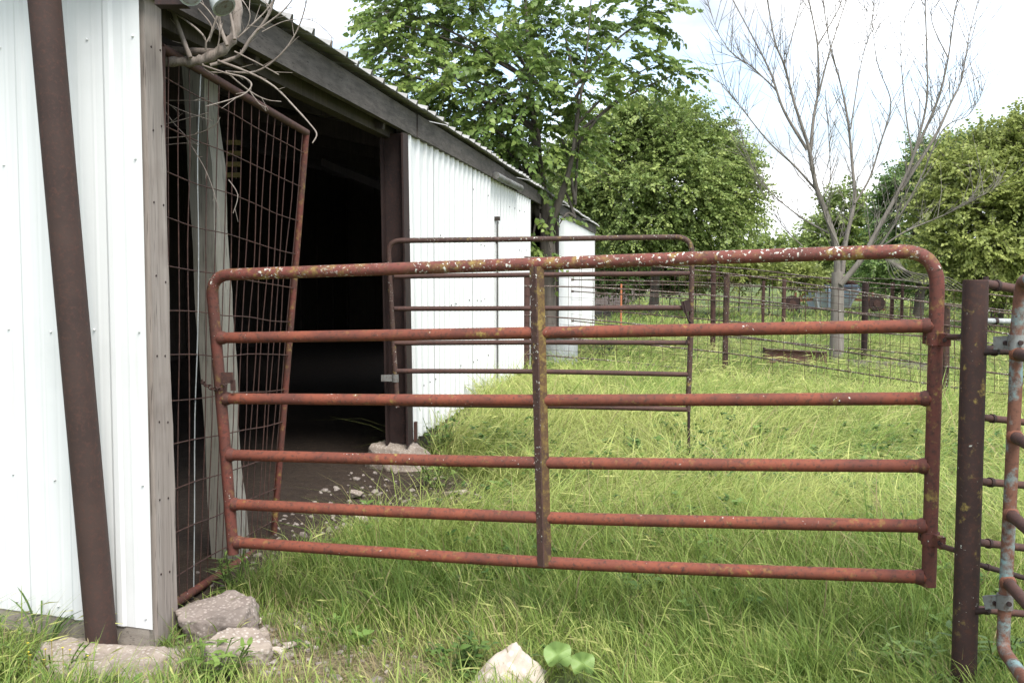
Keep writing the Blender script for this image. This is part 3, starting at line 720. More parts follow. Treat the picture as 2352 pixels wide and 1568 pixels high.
q = at(1427, 652, 24); m = MB(); m.tube([(q.x, q.y, -.1), (q.x, q.y, q.z)], .022, 8); o = m.build('marker_stake', rust('orange_paint', (.5, .17, .08), (.42, .15, .07), (.35, .15, .08)), None, (q.x, q.y, 0)); tag(o, 'thin orange marker stake in the field by the far shed end', 'stake')
# ------------------------------------------------------------------ floodlight and slatted yellow crate
fq = front(428, -14, .22)
fl = thing('floodlight', 'grey twin floodlight under the eave above the wooden corner', 'lamp', fq)
m = MB(); m.box(fq + Vector((-.06, .02, .0)), (.12, .07, .09)); m.build('junction_box', BRND, fl)
for dx, dz, tl_ in ((.02, .0, Vector((.25, -.8, -.5))), (.115, -.015, Vector((.5, -.35, -.75)))):
    q = fq + Vector((dx, -.02, dz + .02)); d_ = tl_.normalized()
    m = MB(); m.tube([q - d_ * .03, q, q + d_ * .05, q + d_ * .085, q + d_ * .09], [.018, .03, .042, .047, .047], 16); h_ = m.build('lamp_head', GALV, fl)
    m = MB(); m.tube([q + d_ * .0905, q + d_ * .094], .038, 16); m.build('lens', GALVD, h_)
m = MB(); m.tube([fq + Vector((-.1, 0, -.03)), fq + Vector((-.12, -.02, .06)), fq + Vector((-.16, .02, .09))], .006, 6); m.build('cable', BRND, fl)
yq = at(540, 365, 7.4)
yc = thing('yellow_rack', 'dull yellow slatted rack hanging in the dark shed', 'rack', yq - UPV * .15)
m = MB(); m.bar(yq + UPV * .16, yq - UPV * .14, .015, .03, Vector((0, 1, 0))); m.bar(yq + UPV * .14 + Vector((.0, .0, 0)), Vector((yq.x, yq.y, 3.2)), .01, .01, Vector((0, 1, 0))); m.build('upright', BRND, yc)
for k in range(4):
    m = MB(); c_ = yq + UPV * (.11 - .075 * k) + Vector((.0, -.02, 0)); m.bar(c_ - Vector((.055, 0, 0)), c_ + Vector((.045, 0, 0)), .012, .034); m.build('slat', YEL, yc)

# ------------------------------------------------------------------ plants: leaf meshes
def leaves(P, A, Nn, Ln, Wd, C, shape=6):
    """arrays: base points, axis, normal, length, width, colour"""
    A = A / np.linalg.norm(A, axis=1, keepdims=True); Sd = np.cross(A, Nn); Sd /= np.linalg.norm(Sd, axis=1, keepdims=True) + 1e-9
    Nn = np.cross(Sd, A); Ln = Ln[:, None]; Wd = Wd[:, None]
    if shape == 6:
        vs = [P, P + A * Ln * .3 - Sd * Wd * .48 + Nn * Wd * .18, P + A * Ln * .3 + Sd * Wd * .48 + Nn * Wd * .18,
              P + A * Ln * .68 - Sd * Wd * .36 + Nn * Wd * .10 - Nn * Ln * .04, P + A * Ln * .68 + Sd * Wd * .36 + Nn * Wd * .10 - Nn * Ln * .04, P + A * Ln - Nn * Ln * .12]
        T = np.array([(0, 1, 2), (1, 3, 2), (2, 3, 4), (3, 5, 4)])
    else:
        vs = [P, P + A * Ln * .5 - Sd * Wd * .5 + Nn * Wd * .15, P + A * Ln * .5 + Sd * Wd * .5 + Nn * Wd * .15, P + A * Ln - Nn * Ln * .1]
        T = np.array([(0, 1, 2), (1, 3, 2)])
    k = len(vs); Vv = np.stack(vs, 1).reshape(-1, 3); n = len(P)
    Tt = (np.arange(n)[:, None, None] * k + T[None]).reshape(-1, 3)
    return Vv, Tt, np.repeat(C, k, 0)
def unit(a): return a / (np.linalg.norm(a, axis=1, keepdims=True) + 1e-9)
def crown_sprays(lobes, n_per_m2, axis_pt, seed, spray_len, n_leaf, leaf_l, leaf_w, cols, droop=.25, shape=6, gap=.0, rnd=0.):
    """lobes: (centre xyz, radii xyz, density factor). returns leaf arrays and twig list"""
    r = np.random.default_rng(seed); P = []; A = []; Nn = []; Ls = []; Cs = []; tw = []
    c0, c1, c2 = [np.array(c) for c in cols]
    for (c, rad, df) in lobes:
        c = np.array(c); rad = np.array(rad); area = 4 * math.pi * ((rad[0] * rad[1]) ** 1.6 / 3 + (rad[0] * rad[2]) ** 1.6 / 3 + (rad[1] * rad[2]) ** 1.6 / 3) ** (1 / 1.6)
        n = max(3, int(area * n_per_m2 * df)); d = unit(r.normal(size=(n, 3)))
        rr_ = r.uniform(.2 if rnd else .35, 1.0, n) ** .6 * (1 + .16 * r.normal(size=n)); pos = c + d * rad * rr_[:, None]
        keep = vnoise(pos[:, 0] + pos[:, 1] * .6, pos[:, 2], .45 * max(rad), seed) > gap; pos = pos[keep]; d = d[keep]; n = len(pos)
        outw = unit(d * .8 + unit(pos - np.array(axis_pt)) * .7 + r.normal(size=(n, 3)) * .35); outw = outw + r.normal(size=(n, 3)) * rnd; outw[:, 2] = outw[:, 2] * (.5 + .4 * min(rnd, 1)) - droop * .4; outw = unit(outw)
        up = unit(np.array([0, 0, 1.]) + r.normal(size=(n, 3)) * (.25 + .6 * rnd))
        lobe_t = r.uniform(0, 1)
        for i in range(n):
            L_ = spray_len * r.uniform(.6, 1.25); k = n_leaf; u = (np.arange(k) + r.uniform(.2, 1)) / k
            o = outw[i]; sd = np.cross(o, up[i]); sd /= np.linalg.norm(sd) + 1e-9; nn = np.cross(sd, o)
            cur = pos[i] + o * (u * L_)[:, None] - np.array([0, 0, 1.]) * (droop * L_ * u ** 2)[:, None]
            sgn = np.where(np.arange(k) % 2 == 0, 1., -1.)
            ax = o * r.uniform(.4, .8, (k, 1)) + sd * (sgn * r.uniform(.6, 1., k))[:, None] + np.array([0, 0, -1.]) * r.uniform(.05, .75, (k, 1))
            P.append(cur); A.append(ax); Nn.append(nn + r.normal(size=(k, 3)) * (.3 + .5 * rnd)); Ls.append(r.uniform(.7, 1.2, k))
            t_ = np.clip(.5 * r.uniform() + .25 * lobe_t + .2 * u + r.normal(size=k) * .12, 0, 1)[:, None]
            Cs.append(np.where(t_ < .5, c0 + (c1 - c0) * t_ * 2, c1 + (c2 - c1) * (t_ - .5) * 2))
            tw.append((pos[i] - o * L_ * .25, cur[k // 2], cur[-1]))
    P = np.concatenate(P); A = np.concatenate(A); Nn = np.concatenate(Nn); Ls = np.concatenate(Ls); Cs = np.concatenate(Cs)
    Vv, Tt, Cc = leaves(P, A, unit(Nn), Ls * leaf_l, Ls * leaf_w, Cs, shape)
    return Vv, Tt, Cc, tw
def px_lobes(lst, Y0):
    o = []
    for (px, py, rx, ry, dy, df) in lst:
        c = at(px, py, Y0 + dy); k = (Y0 + dy) / F
        o.append((tuple(c), (rx * k, (rx + ry) * .5 * k, ry * k), df))
    return o
def twigs(m, tw, r=.006, n=3, step=1):
    for (a_, b_, c_) in tw[::step]: m.tube([a_, b_, c_], [r, r * .7, r * .35], n, False)

# leafy tree by the shed
YT1 = 16.9; tb0 = at(1258, 700, YT1); tb0.z = float(gz(tb0.x, tb0.y)) - .05
t1 = thing('leafy_tree', 'broad leaved green tree growing against the front of the shed', 'tree', (tb0.x, tb0.y, tb0.z))
m = MB()
def P1_(px, py, dy=0.): return at(px, py, YT1 + dy)
m.tube(spline([tb0, P1_(1258, 600), P1_(1255, 530), P1_(1250, 470), P1_(1232, 330), P1_(1215, 150, .2), P1_(1205, -60, .3)], 5), list(.02 + .14 * (1 - np.linspace(0, 1, 31)) ** 1.1), 12)
m.tube(spline([P1_(1255, 540), P1_(1285, 460, -.2), P1_(1310, 380, -.4), P1_(1330, 250, -.5), P1_(1350, 100, -.6), P1_(1360, -40, -.6)], 5), list(.008 + .075 * (1 - np.linspace(0, 1, 26)) ** 1.8), 10)
m.tube(spline([P1_(1250, 520), P1_(1208, 430, .1), P1_(1190, 380, .2), P1_(1130, 280, .3), P1_(1060, 180, .3)], 5), list(np.linspace(.08, .02, 21)), 8)
m.tube(spline([P1_(1213, 830), P1_(1214, 560, -.1), P1_(1216, 440, -.1), P1_(1200, 350)], 4), list(np.linspace(.055, .03, 13)), 8)
lst1 = [(930, 60, 85, 70, 0, 1), (900, 165, 70, 50, .3, .8), (1000, 170, 110, 75, -.3, 1), (1000, 20, 130, 80, .5, .8), (1060, 270, 100, 45, .2, 1), (1150, 330, 90, 45, -.2, .9),
        (1110, 60, 140, 90, .4, .8), (1190, 180, 120, 90, -.6, 1), (1240, 280, 110, 55, .2, 1), (1290, 60, 130, 90, .2, .7), (1330, 200, 95, 60, -.5, .9), (1420, 90, 80, 70, 0, .75),
        (1500, 30, 50, 60, .2, .8), (1500, 150, 55, 40, .2, .75), (1555, 170, 28, 24, .2, .9), (1460, 200, 50, 24, .1, .7), (1330, 330, 55, 40, 0, .6), (1210, 400, 60, 40, 0, .7), (1285, 430, 40, 45, 0, .35),
        (1130, 290, 70, 50, -.6, .8), (1240, 520, 50, 22, -.2, .5), (1285, 515, 28, 18, -.3, .5), (1218, 572, 22, 22, -.2, .6), (1265, 575, 22, 16, -.2, .6), (880, 120, 45, 30, -.3, .8), (870, 155, 30, 14, -.2, .8), (960, 230, 70, 35, .1, 1), (1030, 290, 60, 30, .1, 1), (1110, 345, 60, 28, .1, .8), (1175, 390, 45, 30, .0, .7), (1210, 340, 70, 50, -.3, .7), (1290, 320, 50, 50, -.2, .6), (910, 20, 60, 40, .2, .9)]
for (px, py, rx, ry, dy, df) in lst1:
    c_ = P1_(px, py, dy); st = P1_(1240 if px < 1270 else 1320, min(max(py + 140, 200), 500), dy * .3)
    mid = st.lerp(c_, .5) + Vector((0, 0, .12)); m.tube(spline([st, mid, c_], 4), list(np.linspace(.032, .008, 9)), 6)
lob = px_lobes(lst1, YT1)
Vv, Tt, Cc, tw = crown_sprays(lob, 20, P1_(1240, 330), 5, .46, 14, .105, .076, [(.062, .108, .025), (.14, .215, .050), (.32, .40, .105)], droop=.35, gap=.28, rnd=.2)
twigs(m, tw, .005, 3)
m.build('trunk', BARKD, t1)
npmesh('crown', Vv, Tt, LEAF, Cc, t1)

def bg_tree(label, Yb, bpx, lst, cols, seed, dens=38, spray=.6, nl=12, ll=.12, lw=.085, droop=.15, gap=.2, tr=.2, name='leafy_tree', limbs=True, group=None):
    b0 = at(bpx, 640, Yb); b0.z = -.1
    tt = thing(name, label, 'bush' if 'bush' in name else 'tree', (b0.x, b0.y, 0), group)
    lob = px_lobes(lst, Yb); m = MB()
    top = max(l[0][2] for l in lob)
    axis = Vector((b0.x, b0.y, top * .55))
    if limbs: m.tube(spline([b0, Vector((b0.x + .1, b0.y, top * .35)), Vector((b0.x - .05, b0.y, top * .8))], 5), list(np.linspace(tr, tr * .3, 11)), 10)
    for (c_, rad, df) in lob:
        st = Vector((b0.x, b0.y, min(c_[2] * .6, top * .5))) if limbs else Vector((c_[0], c_[1] + .2, -.05)); m.tube(spline([st, st.lerp(Vector(c_), .55) + Vector((0, 0, .2)), Vector(c_)], 4), list(np.linspace(tr * .35, tr * .08, 9) * (1 if limbs else .35)), 6)
    rt = random.Random(seed); extra = []
    for (c_, rad, df) in lob:      # small outlying tufts break up the outline
        for _ in range(5):
            a_ = rt.uniform(0, 6.28); e_ = rt.uniform(-.1, 1.4); k_ = rt.uniform(.9, 1.18)
            extra.append(((c_[0] + rad[0] * k_ * math.cos(a_) * math.cos(e_), c_[1] + rad[1] * k_ * math.sin(a_) * math.cos(e_), c_[2] + rad[2] * k_ * math.sin(e_)), tuple(q * rt.uniform(.14, .30) for q in rad), rt.uniform(.4, .9)))
    Vv, Tt, Cc, tw = crown_sprays(lob + extra, dens, axis, seed, spray, nl, ll, lw, cols, droop, 4, gap, .55)
    twigs(m, tw, .010, 3, 3); m.build('trunk', BARKD, tt); npmesh('crown', Vv, Tt, LEAF, Cc, tt); return tt
GA_ = [(0.109, 0.164, 0.044), (0.213, 0.283, 0.079), (0.374, 0.438, 0.136)]
GB_ = [(0.136, 0.173, 0.043), (0.262, 0.309, 0.084), (0.404, 0.44, 0.136)]
GD_ = [(0.065, 0.122, 0.035), (0.115, 0.194, 0.055), (0.216, 0.295, 0.084)]
bg_tree('rounded green tree with feathery top behind the leafy shed tree', 36, 1500, [(1420, 330, 110, 80, 0, 1), (1530, 310, 105, 75, -.5, 1), (1640, 370, 85, 75, 0, 1), (1690, 450, 55, 70, .3, 1), (1560, 430, 130, 80, -1.2, 1), (1420, 450, 120, 80, -.8, 1), (1340, 400, 80, 80, .4, 1), (1340, 500, 90, 60, 0, .9), (1480, 530, 120, 50, -1, 1), (1630, 520, 95, 55, -.6, 1), (1570, 255, 45, 25, 0, .6), (1505, 250, 30, 18, 0, .6), (1700, 380, 36, 30, 0, .5)], GA_, 12)
bg_tree('big yellow green feathery tree at the right edge', 30, 2290, [(2300, 362, 90, 58, 0, 1), (2400, 345, 110, 68, 0, 1), (2210, 398, 80, 52, -.4, 1), (2240, 470, 100, 50, -.8, 1), (2340, 450, 110, 60, -1, 1), (2170, 480, 70, 50, 0, .8), (2190, 570, 90, 50, -.6, 1), (2300, 560, 110, 55, -1.2, 1), (2400, 540, 110, 70, -.8, 1), (2260, 630, 110, 35, -.8, 1), (2380, 640, 100, 40, -.8, 1), (2460, 440, 100, 90, 0, 1), (2345, 300, 40, 28, 0, .7)], GB_, 13, dens=34, spray=.65, nl=14, ll=.125, lw=.08, droop=.1)
bg_tree('dark green tree between the bare tree and the right edge', 37, 2110, [(2090, 430, 60, 50, 0, 1), (2150, 380, 70, 50, .5, 1), (2200, 362, 60, 40, 1, 1), (2080, 510, 60, 50, 0, 1), (2130, 580, 80, 50, 0, 1), (2040, 600, 60, 40, 0, 1), (2050, 450, 30, 30, 0, .7), (2250, 352, 60, 40, 1, 1), (2190, 640, 90, 30, 1, 1)], GD_, 14)
bg_tree('small round tree standing behind the bare tree trunk', 48, 1940, [(1940, 480, 55, 40, 0, 1), (1900, 540, 50, 45, 0, 1), (1980, 540, 55, 45, 0, 1), (1935, 590, 80, 40, 0, 1), (2010, 590, 50, 40, 0, 1)], GA_, 15, dens=15, spray=.8, ll=.19, lw=.13)
bg_tree('low pale green bush below the gap in the far trees', 55, 1790, [(1770, 575, 50, 25, 0, 1), (1830, 570, 45, 25, 0, 1), (1730, 590, 50, 30, 0, 1), (1800, 610, 70, 25, -1, 1), (1870, 600, 50, 30, 0, 1)], GA_, 16, dens=15, spray=.8, ll=.19, lw=.13, name='green_bush', limbs=False)
bg_tree('bright green bush above the far fence posts', 40, 1720, [(1700, 622, 60, 22, 0, 1), (1770, 625, 60, 20, 0, 1), (1640, 620, 60, 25, 0, 1), (1840, 632, 50, 18, 0, 1)], GB_, 17, ll=.17, name='green_bush', limbs=False)
bg_tree('dark shady bush at the foot of the rounded tree', 42, 1480, [(1400, 590, 80, 40, 0, 1), (1500, 600, 90, 35, 0, 1), (1600, 600, 80, 35, 0, 1), (1430, 640, 90, 25, 0, 1), (1540, 640, 90, 22, 0, 1)], GD_, 18, name='green_bush', limbs=False)
bg_tree('dark thicket bush under the right hand trees', 46, 2200, [(2000, 640, 70, 22, 0, 1), (2100, 640, 80, 26, 0, 1), (2220, 645, 90, 28, 0, 1), (2340, 650, 90, 26, 0, 1), (2460, 645, 90, 30, 0, 1)], GD_, 19, name='green_bush', limbs=False)
bg_tree('far tree crowns showing behind the end of the shed', 52, 1250, [(1180, 480, 90, 90, 0, 1), (1300, 440, 90, 90, 0, 1), (1260, 560, 120, 70, 0, 1), (1390, 560, 80, 60, 0, 1)], GA_, 20, dens=11, spray=.8, ll=.21, lw=.15)

# ------------------------------------------------------------------ bare tree
YB = 18.6; bt0 = gnd(1921, 836)
YB = bt0.y
bare = thing('bare_tree', 'bare grey tree with many upright limbs behind the wire fence', 'tree', (bt0.x, bt0.y, 0))
def ZB(zx, zy, dy=0.): return at(1528.8 + .4249 * zx, .4249 * zy, YB + dy)
limb_l = []
def limb(pts, r0, r1, dy=0., dy1=0.):
    n = len(pts); P_ = [ZB(a_, b_, lerp(dy, dy1, i / (n - 1))) for i, (a_, b_) in enumerate(pts)]
    sp_ = spline(P_, 6); limb_l.append((sp_, r0, r1)); return sp_
bm_ = MB()
bm_.tube(spline([bt0 - UPV * .1, bt0 + UPV * .35, ZB(930, 1560), ZB(928, 1470)], 6), [.17] + [.125] * 6 + list(np.linspace(.118, .098, 12)), 14)
limb([(928, 1480), (920, 1330), (870, 1160), (820, 1030), (790, 890), (772, 790), (700, 570), (640, 350), (590, 220), (540, -60)], .105, .018, 0, -.3)
limb([(780, 850), (800, 640), (825, 480), (820, 240), (760, -60)], .055, .018, 0, .3)
limb([(765, 810), (640, 600), (570, 400), (470, 200), (330, -60)], .05, .014, 0, .5)
limb([(815, 1030), (700, 900), (560, 770), (430, 610), (330, 480), (300, 420)], .035, .006, 0, -.4)
limb([(602, 495), (560, 450), (450, 350), (370, 300), (280, 170), (215, -40)], .030, .006, .19, .6)
limb([(955, 1480), (975, 1300), (1020, 1090), (1010, 900), (985, 650), (945, 450), (890, 250), (840, -60)], .075, .014, .1, .6)
limb([(1020, 1100), (1100, 970), (1160, 780), (1218, 560), (1150, 360), (1120, 150), (1130, 0)], .035, .006, .2, .5)
limb([(825, 520), (890, 270), (985, -20)], .035, .012, .1, 0)
limb([(945, 1540), (1060, 1400), (1120, 1290), (1230, 1090), (1290, 970), (1340, 840), (1410, 560), (1412, 300), (1400, -60)], .09, .016, -.1, -.3)
limb([(1330, 860), (1440, 620), (1490, 480), (1530, 300), (1560, 80), (1590, -60)], .045, .012, -.2, -.5)
limb([(1270, 1030), (1450, 750), (1540, 560), (1600, 430), (1640, 200), (1700, -40)], .05, .010, -.2, .3)
limb([(1160, 1330), (1270, 1160), (1380, 960), (1500, 700), (1640, 620), (1720, 480)], .035, .006, -.2, -.8)
limb([(1160, 1340), (1300, 1250), (1500, 1165), (1640, 1095), (1780, 1020)], .030, .006, -.1, -.6)
limb([(1335, 840), (1300, 620), (1270, 250), (1305, 60)], .028, .006, -.2, .2)
limb([(880, 1260), (740, 1180), (600, 1070), (500, 960), (430, 800), (370, 640)], .028, .005, 0, .4)
limb([(740, 1330), (640, 1230), (560, 1100), (480, 960)], .018, .005, .2, .6)
limb([(960, 1380), (850, 1120), (890, 960), (880, 700), (890, 600)], .022, .005, -.2, -.4)
limb([(1000, 700), (1050, 380), (1100, 180), (1140, -20)], .022, .006, .3, .7)
limb([(1530, 320), (1440, 120), (1450, -40)], .022, .006, -.4, -.4)
limb([(820, 250), (930, 60), (960, -40)], .022, .008, .2, .2)
limb([(640, 360), (720, 60), (740, -40)], .018, .006, -.2, -.1)
rb = random.Random(4)
allp = []
for sp_, r0, r1 in list(limb_l):
    bm_.tube(sp_, list(.60 * (r1 + (r0 - r1) * (1 - np.linspace(0, 1, len(sp_))) ** 1.25)), 8)
    for i in range(4, len(sp_) - 1, 1):
        for _ in range(2):
            if rb.random() < .42:
                d_ = (sp_[i + 1] - sp_[i]).normalized(); s_ = Vector((rb.uniform(-1, 1), rb.uniform(-1, 1), rb.uniform(-.2, .6))).normalized()
                g_ = (d_ * .75 + s_ * .75 + UPV * .25).normalized(); ln = rb.uniform(.3, 1.2); q = sp_[i]
                p2 = q + g_ * ln * .5 + UPV * .04; p3 = p2 + (g_ * .6 + UPV * .5 + s_ * .15).normalized() * ln * .55
                bm_.tube([q, p2, p3], [.0065, .0045, .0022], 4, False)
                for _k in range(rb.randint(1, 3)):
                    e = q.lerp(p2, rb.uniform(.3, 1)); h_ = (g_ + Vector((rb.uniform(-1, 1), rb.uniform(-1, 1), rb.uniform(-.3, .8)))).normalized(); bm_.tube([e, e + h_ * rb.uniform(.12, .5)], [.0045, .0025], 3, False)
for k in range(12):   # broken drooping twigs low down on the right
    q = ZB(1120 + k * 12, 1330 + 6 * k); bm_.tube(spline([q, q + Vector((.2, -.1, -.25)), q + Vector((.3 + .05 * k, -.1, -.55 + .02 * k)), q + Vector((.6 + .06 * k, -.1, -.6))], 4), .005, 3, False)
bm_.build('trunk', BARKG, bare)

# ------------------------------------------------------------------ dead branch under the eave
def Z1(zx, zy, Yd): return at(.35 * zx, .35 * zy, Yd)
db = thing('dead_branch', 'bleached dead branch hanging from the eave above the mesh gate', 'branch', Z1(1240, 400, 4.78) - UPV * .1)
m = MB()
m.tube(spline([Z1(880, 385, 4.75), Z1(1030, 400, 4.72), Z1(1240, 405, 4.70), Z1(1350, 385, 4.70), Z1(1480, 310, 4.70), Z1(1545, 200, 4.72), Z1(1560, 0, 4.75), Z1(1565, -200, 4.8)], 6), [.022 + .003 * math.sin(k * 1.7) + .003 * random.uniform(-1, 1) for k in range(43)], 12)
m.build('limb', TWIG, db)
m = MB(); m.tube(spline([Z1(880, 310, 4.85), Z1(1040, 320, 4.83), Z1(1200, 335, 4.80), Z1(1330, 340, 4.75), Z1(1470, 340, 4.70)], 5), list(np.linspace(.022, .014, 21)), 10); m.build('limb', wood('dark_twig', (.16, .13, .11), (.24, .20, .17), (.12, .1, .08)), db)
T_ = [([(1250, 380), (1190, 230), (1110, 0), (1080, -120)], .014, .010), ([(1350, 330), (1330, 230), (1150, 90), (950, 0), (880, -40)], .006, .004), ([(1380, 430), (1560, 370), (1640, 260), (1750, 120), (1810, -40)], .010, .006),
      ([(1690, 200), (1850, 80), (1940, -30)], .005, .003), ([(1480, 470), (1680, 470), (1850, 350), (1960, 180), (2020, -20)], .006, .003), ([(1330, 430), (1480, 480), (1600, 510), (1650, 560), (1580, 630), (1350, 700)], .0055, .003),
      ([(1430, 400), (1640, 480), (1800, 570), (1930, 700), (2030, 810), (2078, 880), (2050, 940)], .0065, .003), ([(1540, 340), (1700, 420), (1830, 492)], .005, .003), ([(1480, 470), (1640, 600), (1750, 655), (1845, 667)], .005, .002),
      ([(1640, 600), (1700, 680), (1750, 705)], .003, .002), ([(1490, 300), (1440, 140), (1455, -40)], .011, .007), ([(1370, 270), (1400, 180), (1440, 60), (1440, -40)], .008, .005), ([(1350, 290), (1390, 180), (1300, 60), (1240, 0)], .004, .003),
      ([(1420, 350), (1440, 200), (1360, 60), (1250, -30)], .004, .003), ([(1540, 260), (1520, 130), (1480, -20)], .009, .006), ([(1560, 250), (1620, 180), (1640, 90), (1590, 0)], .003, .002), ([(1720, 210), (1870, 140), (2030, 130), (2128, 190), (2190, 260)], .0025, .0015),
      ([(1700, 190), (1780, 70), (1720, 0)], .004, .002), ([(1560, 250), (1720, 100), (1800, 0)], .005, .003), ([(1330, 420), (1360, 470), (1500, 480)], .004, .002),
      ([(1030, 830), (1180, 790), (1370, 740)], .003, .002), ([(1040, 910), (1250, 890), (1400, 830), (1445, 770)], .003, .002), ([(1030, 640), (1180, 720), (1400, 795)], .003, .002), ([(1220, 900), (1340, 1100), (1400, 1250), (1440, 1400)], .003, .002), ([(1060, 700), (1150, 820), (1260, 930)], .003, .002), ([(1100, 660), (1250, 660), (1380, 665)], .002, .0015), ([(1030, 960), (1200, 940), (1310, 945)], .002, .0015), ([(1500, 1180), (1560, 1280), (1530, 1400)], .003, .002)]
for i, (pts, r0, r1) in enumerate(T_):
    inner = i >= 20; Yb_ = 4.66 if not inner else 4.9
    sp_ = spline([Z1(a_, b_, Yb_ + .02 * math.sin(i * 3.1 + k) + (-.05 * k if i in (5, 6) else 0)) for k, (a_, b_) in enumerate(pts)], 6)
    m = MB(); m.tube(sp_, [r_ * .85 * random.uniform(.85, 1.15) for r_ in np.linspace(r0, r1, len(sp_))], 6)
    for k in range(4, len(sp_) - 2, 3):
        if random.random() < .6: q = sp_[k]; d_ = (sp_[k + 1] - q).normalized(); e = q + (d_ + Vector((random.uniform(-1, 1), random.uniform(-.6, .6), random.uniform(-1, 1)))).normalized() * random.uniform(.02, .09); m.tube([q, e], [.002, .0012], 4, False)
    m.build('twig', TWIG, db)

# ------------------------------------------------------------------ stones and concrete
def gpt(px, py, dz=0.):
    q = gnd(px, py); q.z = float(gz(q.x, q.y)) + dz; return q
q = gpt(485, 1462); chunk('concrete_slab', 'pebbly broken concrete slab at the foot of the wooden corner', 'concrete', (q.x + .01, q.y + .10, .035), (.18, .16, .105), CONC, 35, .12, 24, .8, tilt=(.10, -.05))
q = gpt(532, 1528); chunk('concrete_chunk', 'angular concrete chunk in front of the broken slab', 'concrete', (q.x, q.y + .03, .035), (.135, .10, .09), CONC2, 32, .5, 14, .8, tilt=(.2, .12), amp=.05)
q = gpt(240, 1562); rock('concrete_footing', 'crumbled concrete footing round the leaning pole', 'concrete', (q.x + .0, q.y + .14, -.015), (.40, .30, .12), CONC2, 33, 0, 5, amp=.7, topz=.5)
q = gpt(1178, 1580); rock('white_rock', 'pale pointed rock in the grass at the bottom edge', 'rock', (q.x, q.y + .05, -.01), (.225, .16, .165), LIME, 41, .0, 5, taper=.55, shift=.12, amp=.3)
for i, (px, py, s_, lb) in enumerate(((628, 1505, .05, 'small pale stone right of the concrete chunk'), (660, 1490, .04, 'small broken stone at the edge of the rubble by the grass'), (600, 1462, .05, 'flat grey stone beside the broken concrete slab'),
        (585, 1430, .035, 'small stone behind the broken concrete slab'), (1045, 1142, .085, 'pale stone in the grass at the edge of the dirt patch'), (818, 1142, .075, 'tan stone lying on the dark dirt before the shed'), (830, 1195, .05, 'white stone in the dirt just above the second lowest gate rail'),
        (1865, 1410, .05, 'brown stone half hidden in the grass below the red gate'), (905, 1085, .06, 'grey stone at the foot of the concrete block'), (765, 1330, .035, 'grey stone in thin grass under the gate left of its upright'))):
    q = gpt(px, py); chunk('stone', lb, 'stone', (q.x, q.y, q.z + s_ * .3), (s_ * .85, s_ * .7, s_ * .5), CONC2 if i % 3 else LIME, 50 + i, i, 11)
# pebbles on the dirt and rubble
bm = bmesh.new(); rp = random.Random(9); npb = 0
while npb < 680:
    if npb < 300: t_ = rp.gauss(2.3, .95); o_ = rp.uniform(-.35, 1.2); s_ = rp.uniform(.006, .022) * (1.6 if rp.random() < .12 else 1); x_, y_ = fr(t_, o_).x, fr(t_, o_).y
    else: x_, y_ = rp.gauss(-1.02, .30), rp.gauss(4.2, .30); s_ = rp.uniform(.004, .02) * (2.2 if rp.random() < .10 and x_ > -1.25 else 1)
    if npb < 300 and dirt(x_, y_) < .45: continue
    npb += 1
    M = Matrix.Translation((x_, y_, float(gz(x_, y_)) + s_ * .2)) @ Matrix.Rotation(rp.uniform(0, 6), 4, 'Z') @ Matrix.Rotation(rp.uniform(-.5, .5), 4, 'X') @ Matrix.Diagonal((s_, s_ * rp.uniform(.6, .9), s_ * rp.uniform(.4, .7), 1))
    r_ = bmesh.ops.create_icosphere(bm, subdivisions=1, radius=1, matrix=M)
    for v in r_['verts']: v.co += Vector((rp.uniform(-1, 1), rp.uniform(-1, 1), rp.uniform(-1, 1))) * s_ * .18
me = bpy.data.meshes.new('gravel'); bm.to_mesh(me); bm.free(); me.materials.append(stone('pebble', (.17, .14, .12), (.29, .25, .22), (.36, .32, .28), 9))
o = bpy.data.objects.new('gravel', me); COL.objects.link(o); tag(o, 'pale pebbles scattered over the dirt by the shed opening', 'gravel', kind='stuff')

# ------------------------------------------------------------------ grass
def blades(P, H, W, az, lean, C, curl, seg=3):
    n = len(P); dirv = np.stack([np.cos(az), np.sin(az), np.zeros(n)], 1); sd = np.stack([-np.sin(az), np.cos(az), np.zeros(n)], 1)
    tw_ = rng.uniform(-1.2, 1.2, n)[:, None]; sd = unit(sd * np.cos(tw_) + dirv * np.sin(tw_)); vs = []
    for k in range(seg + 1):
        u = k / seg; c = P + dirv * (H * (lean * u + curl * u ** 2.4))[:, None]; c[:, 2] += H * (u * np.sqrt(np.clip(1 - (lean * .8) ** 2, .05, 1)) - .55 * curl * u ** 2.6)
        w_ = W[:, None] * (1 - .25 * u if k < seg else 0.)
        if k < seg: vs += [c - sd * w_ * .5, c + sd * w_ * .5]
        else: vs.append(c)
    k = len(vs); Vv = np.stack(vs, 1).reshape(-1, 3); T = []
    for s_ in range(seg - 1): T += [(2 * s_, 2 * s_ + 1, 2 * s_ + 2), (2 * s_ + 1, 2 * s_ + 3, 2 * s_ + 2)]
    T.append((2 * seg - 2, 2 * seg - 1, 2 * seg))
    u = np.repeat(np.arange(seg + 1) / seg, [2] * seg + [1])
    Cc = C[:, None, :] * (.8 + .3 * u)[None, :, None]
    return Vv, (np.arange(n)[:, None, None] * k + np.array(T)[None]).reshape(-1, 3), Cc.reshape(-1, 3)
def scatter(n, y0, y1, power, side=.62, pad=.8):
    u = rng.uniform(size=n)
    if power == 1: y = np.sqrt(y0 ** 2 + u * (y1 ** 2 - y0 ** 2))
    else: y = y0 * (y1 / y0) ** u
    x = rng.uniform(-1, 1, n) * (y * side + pad)
    return x, y
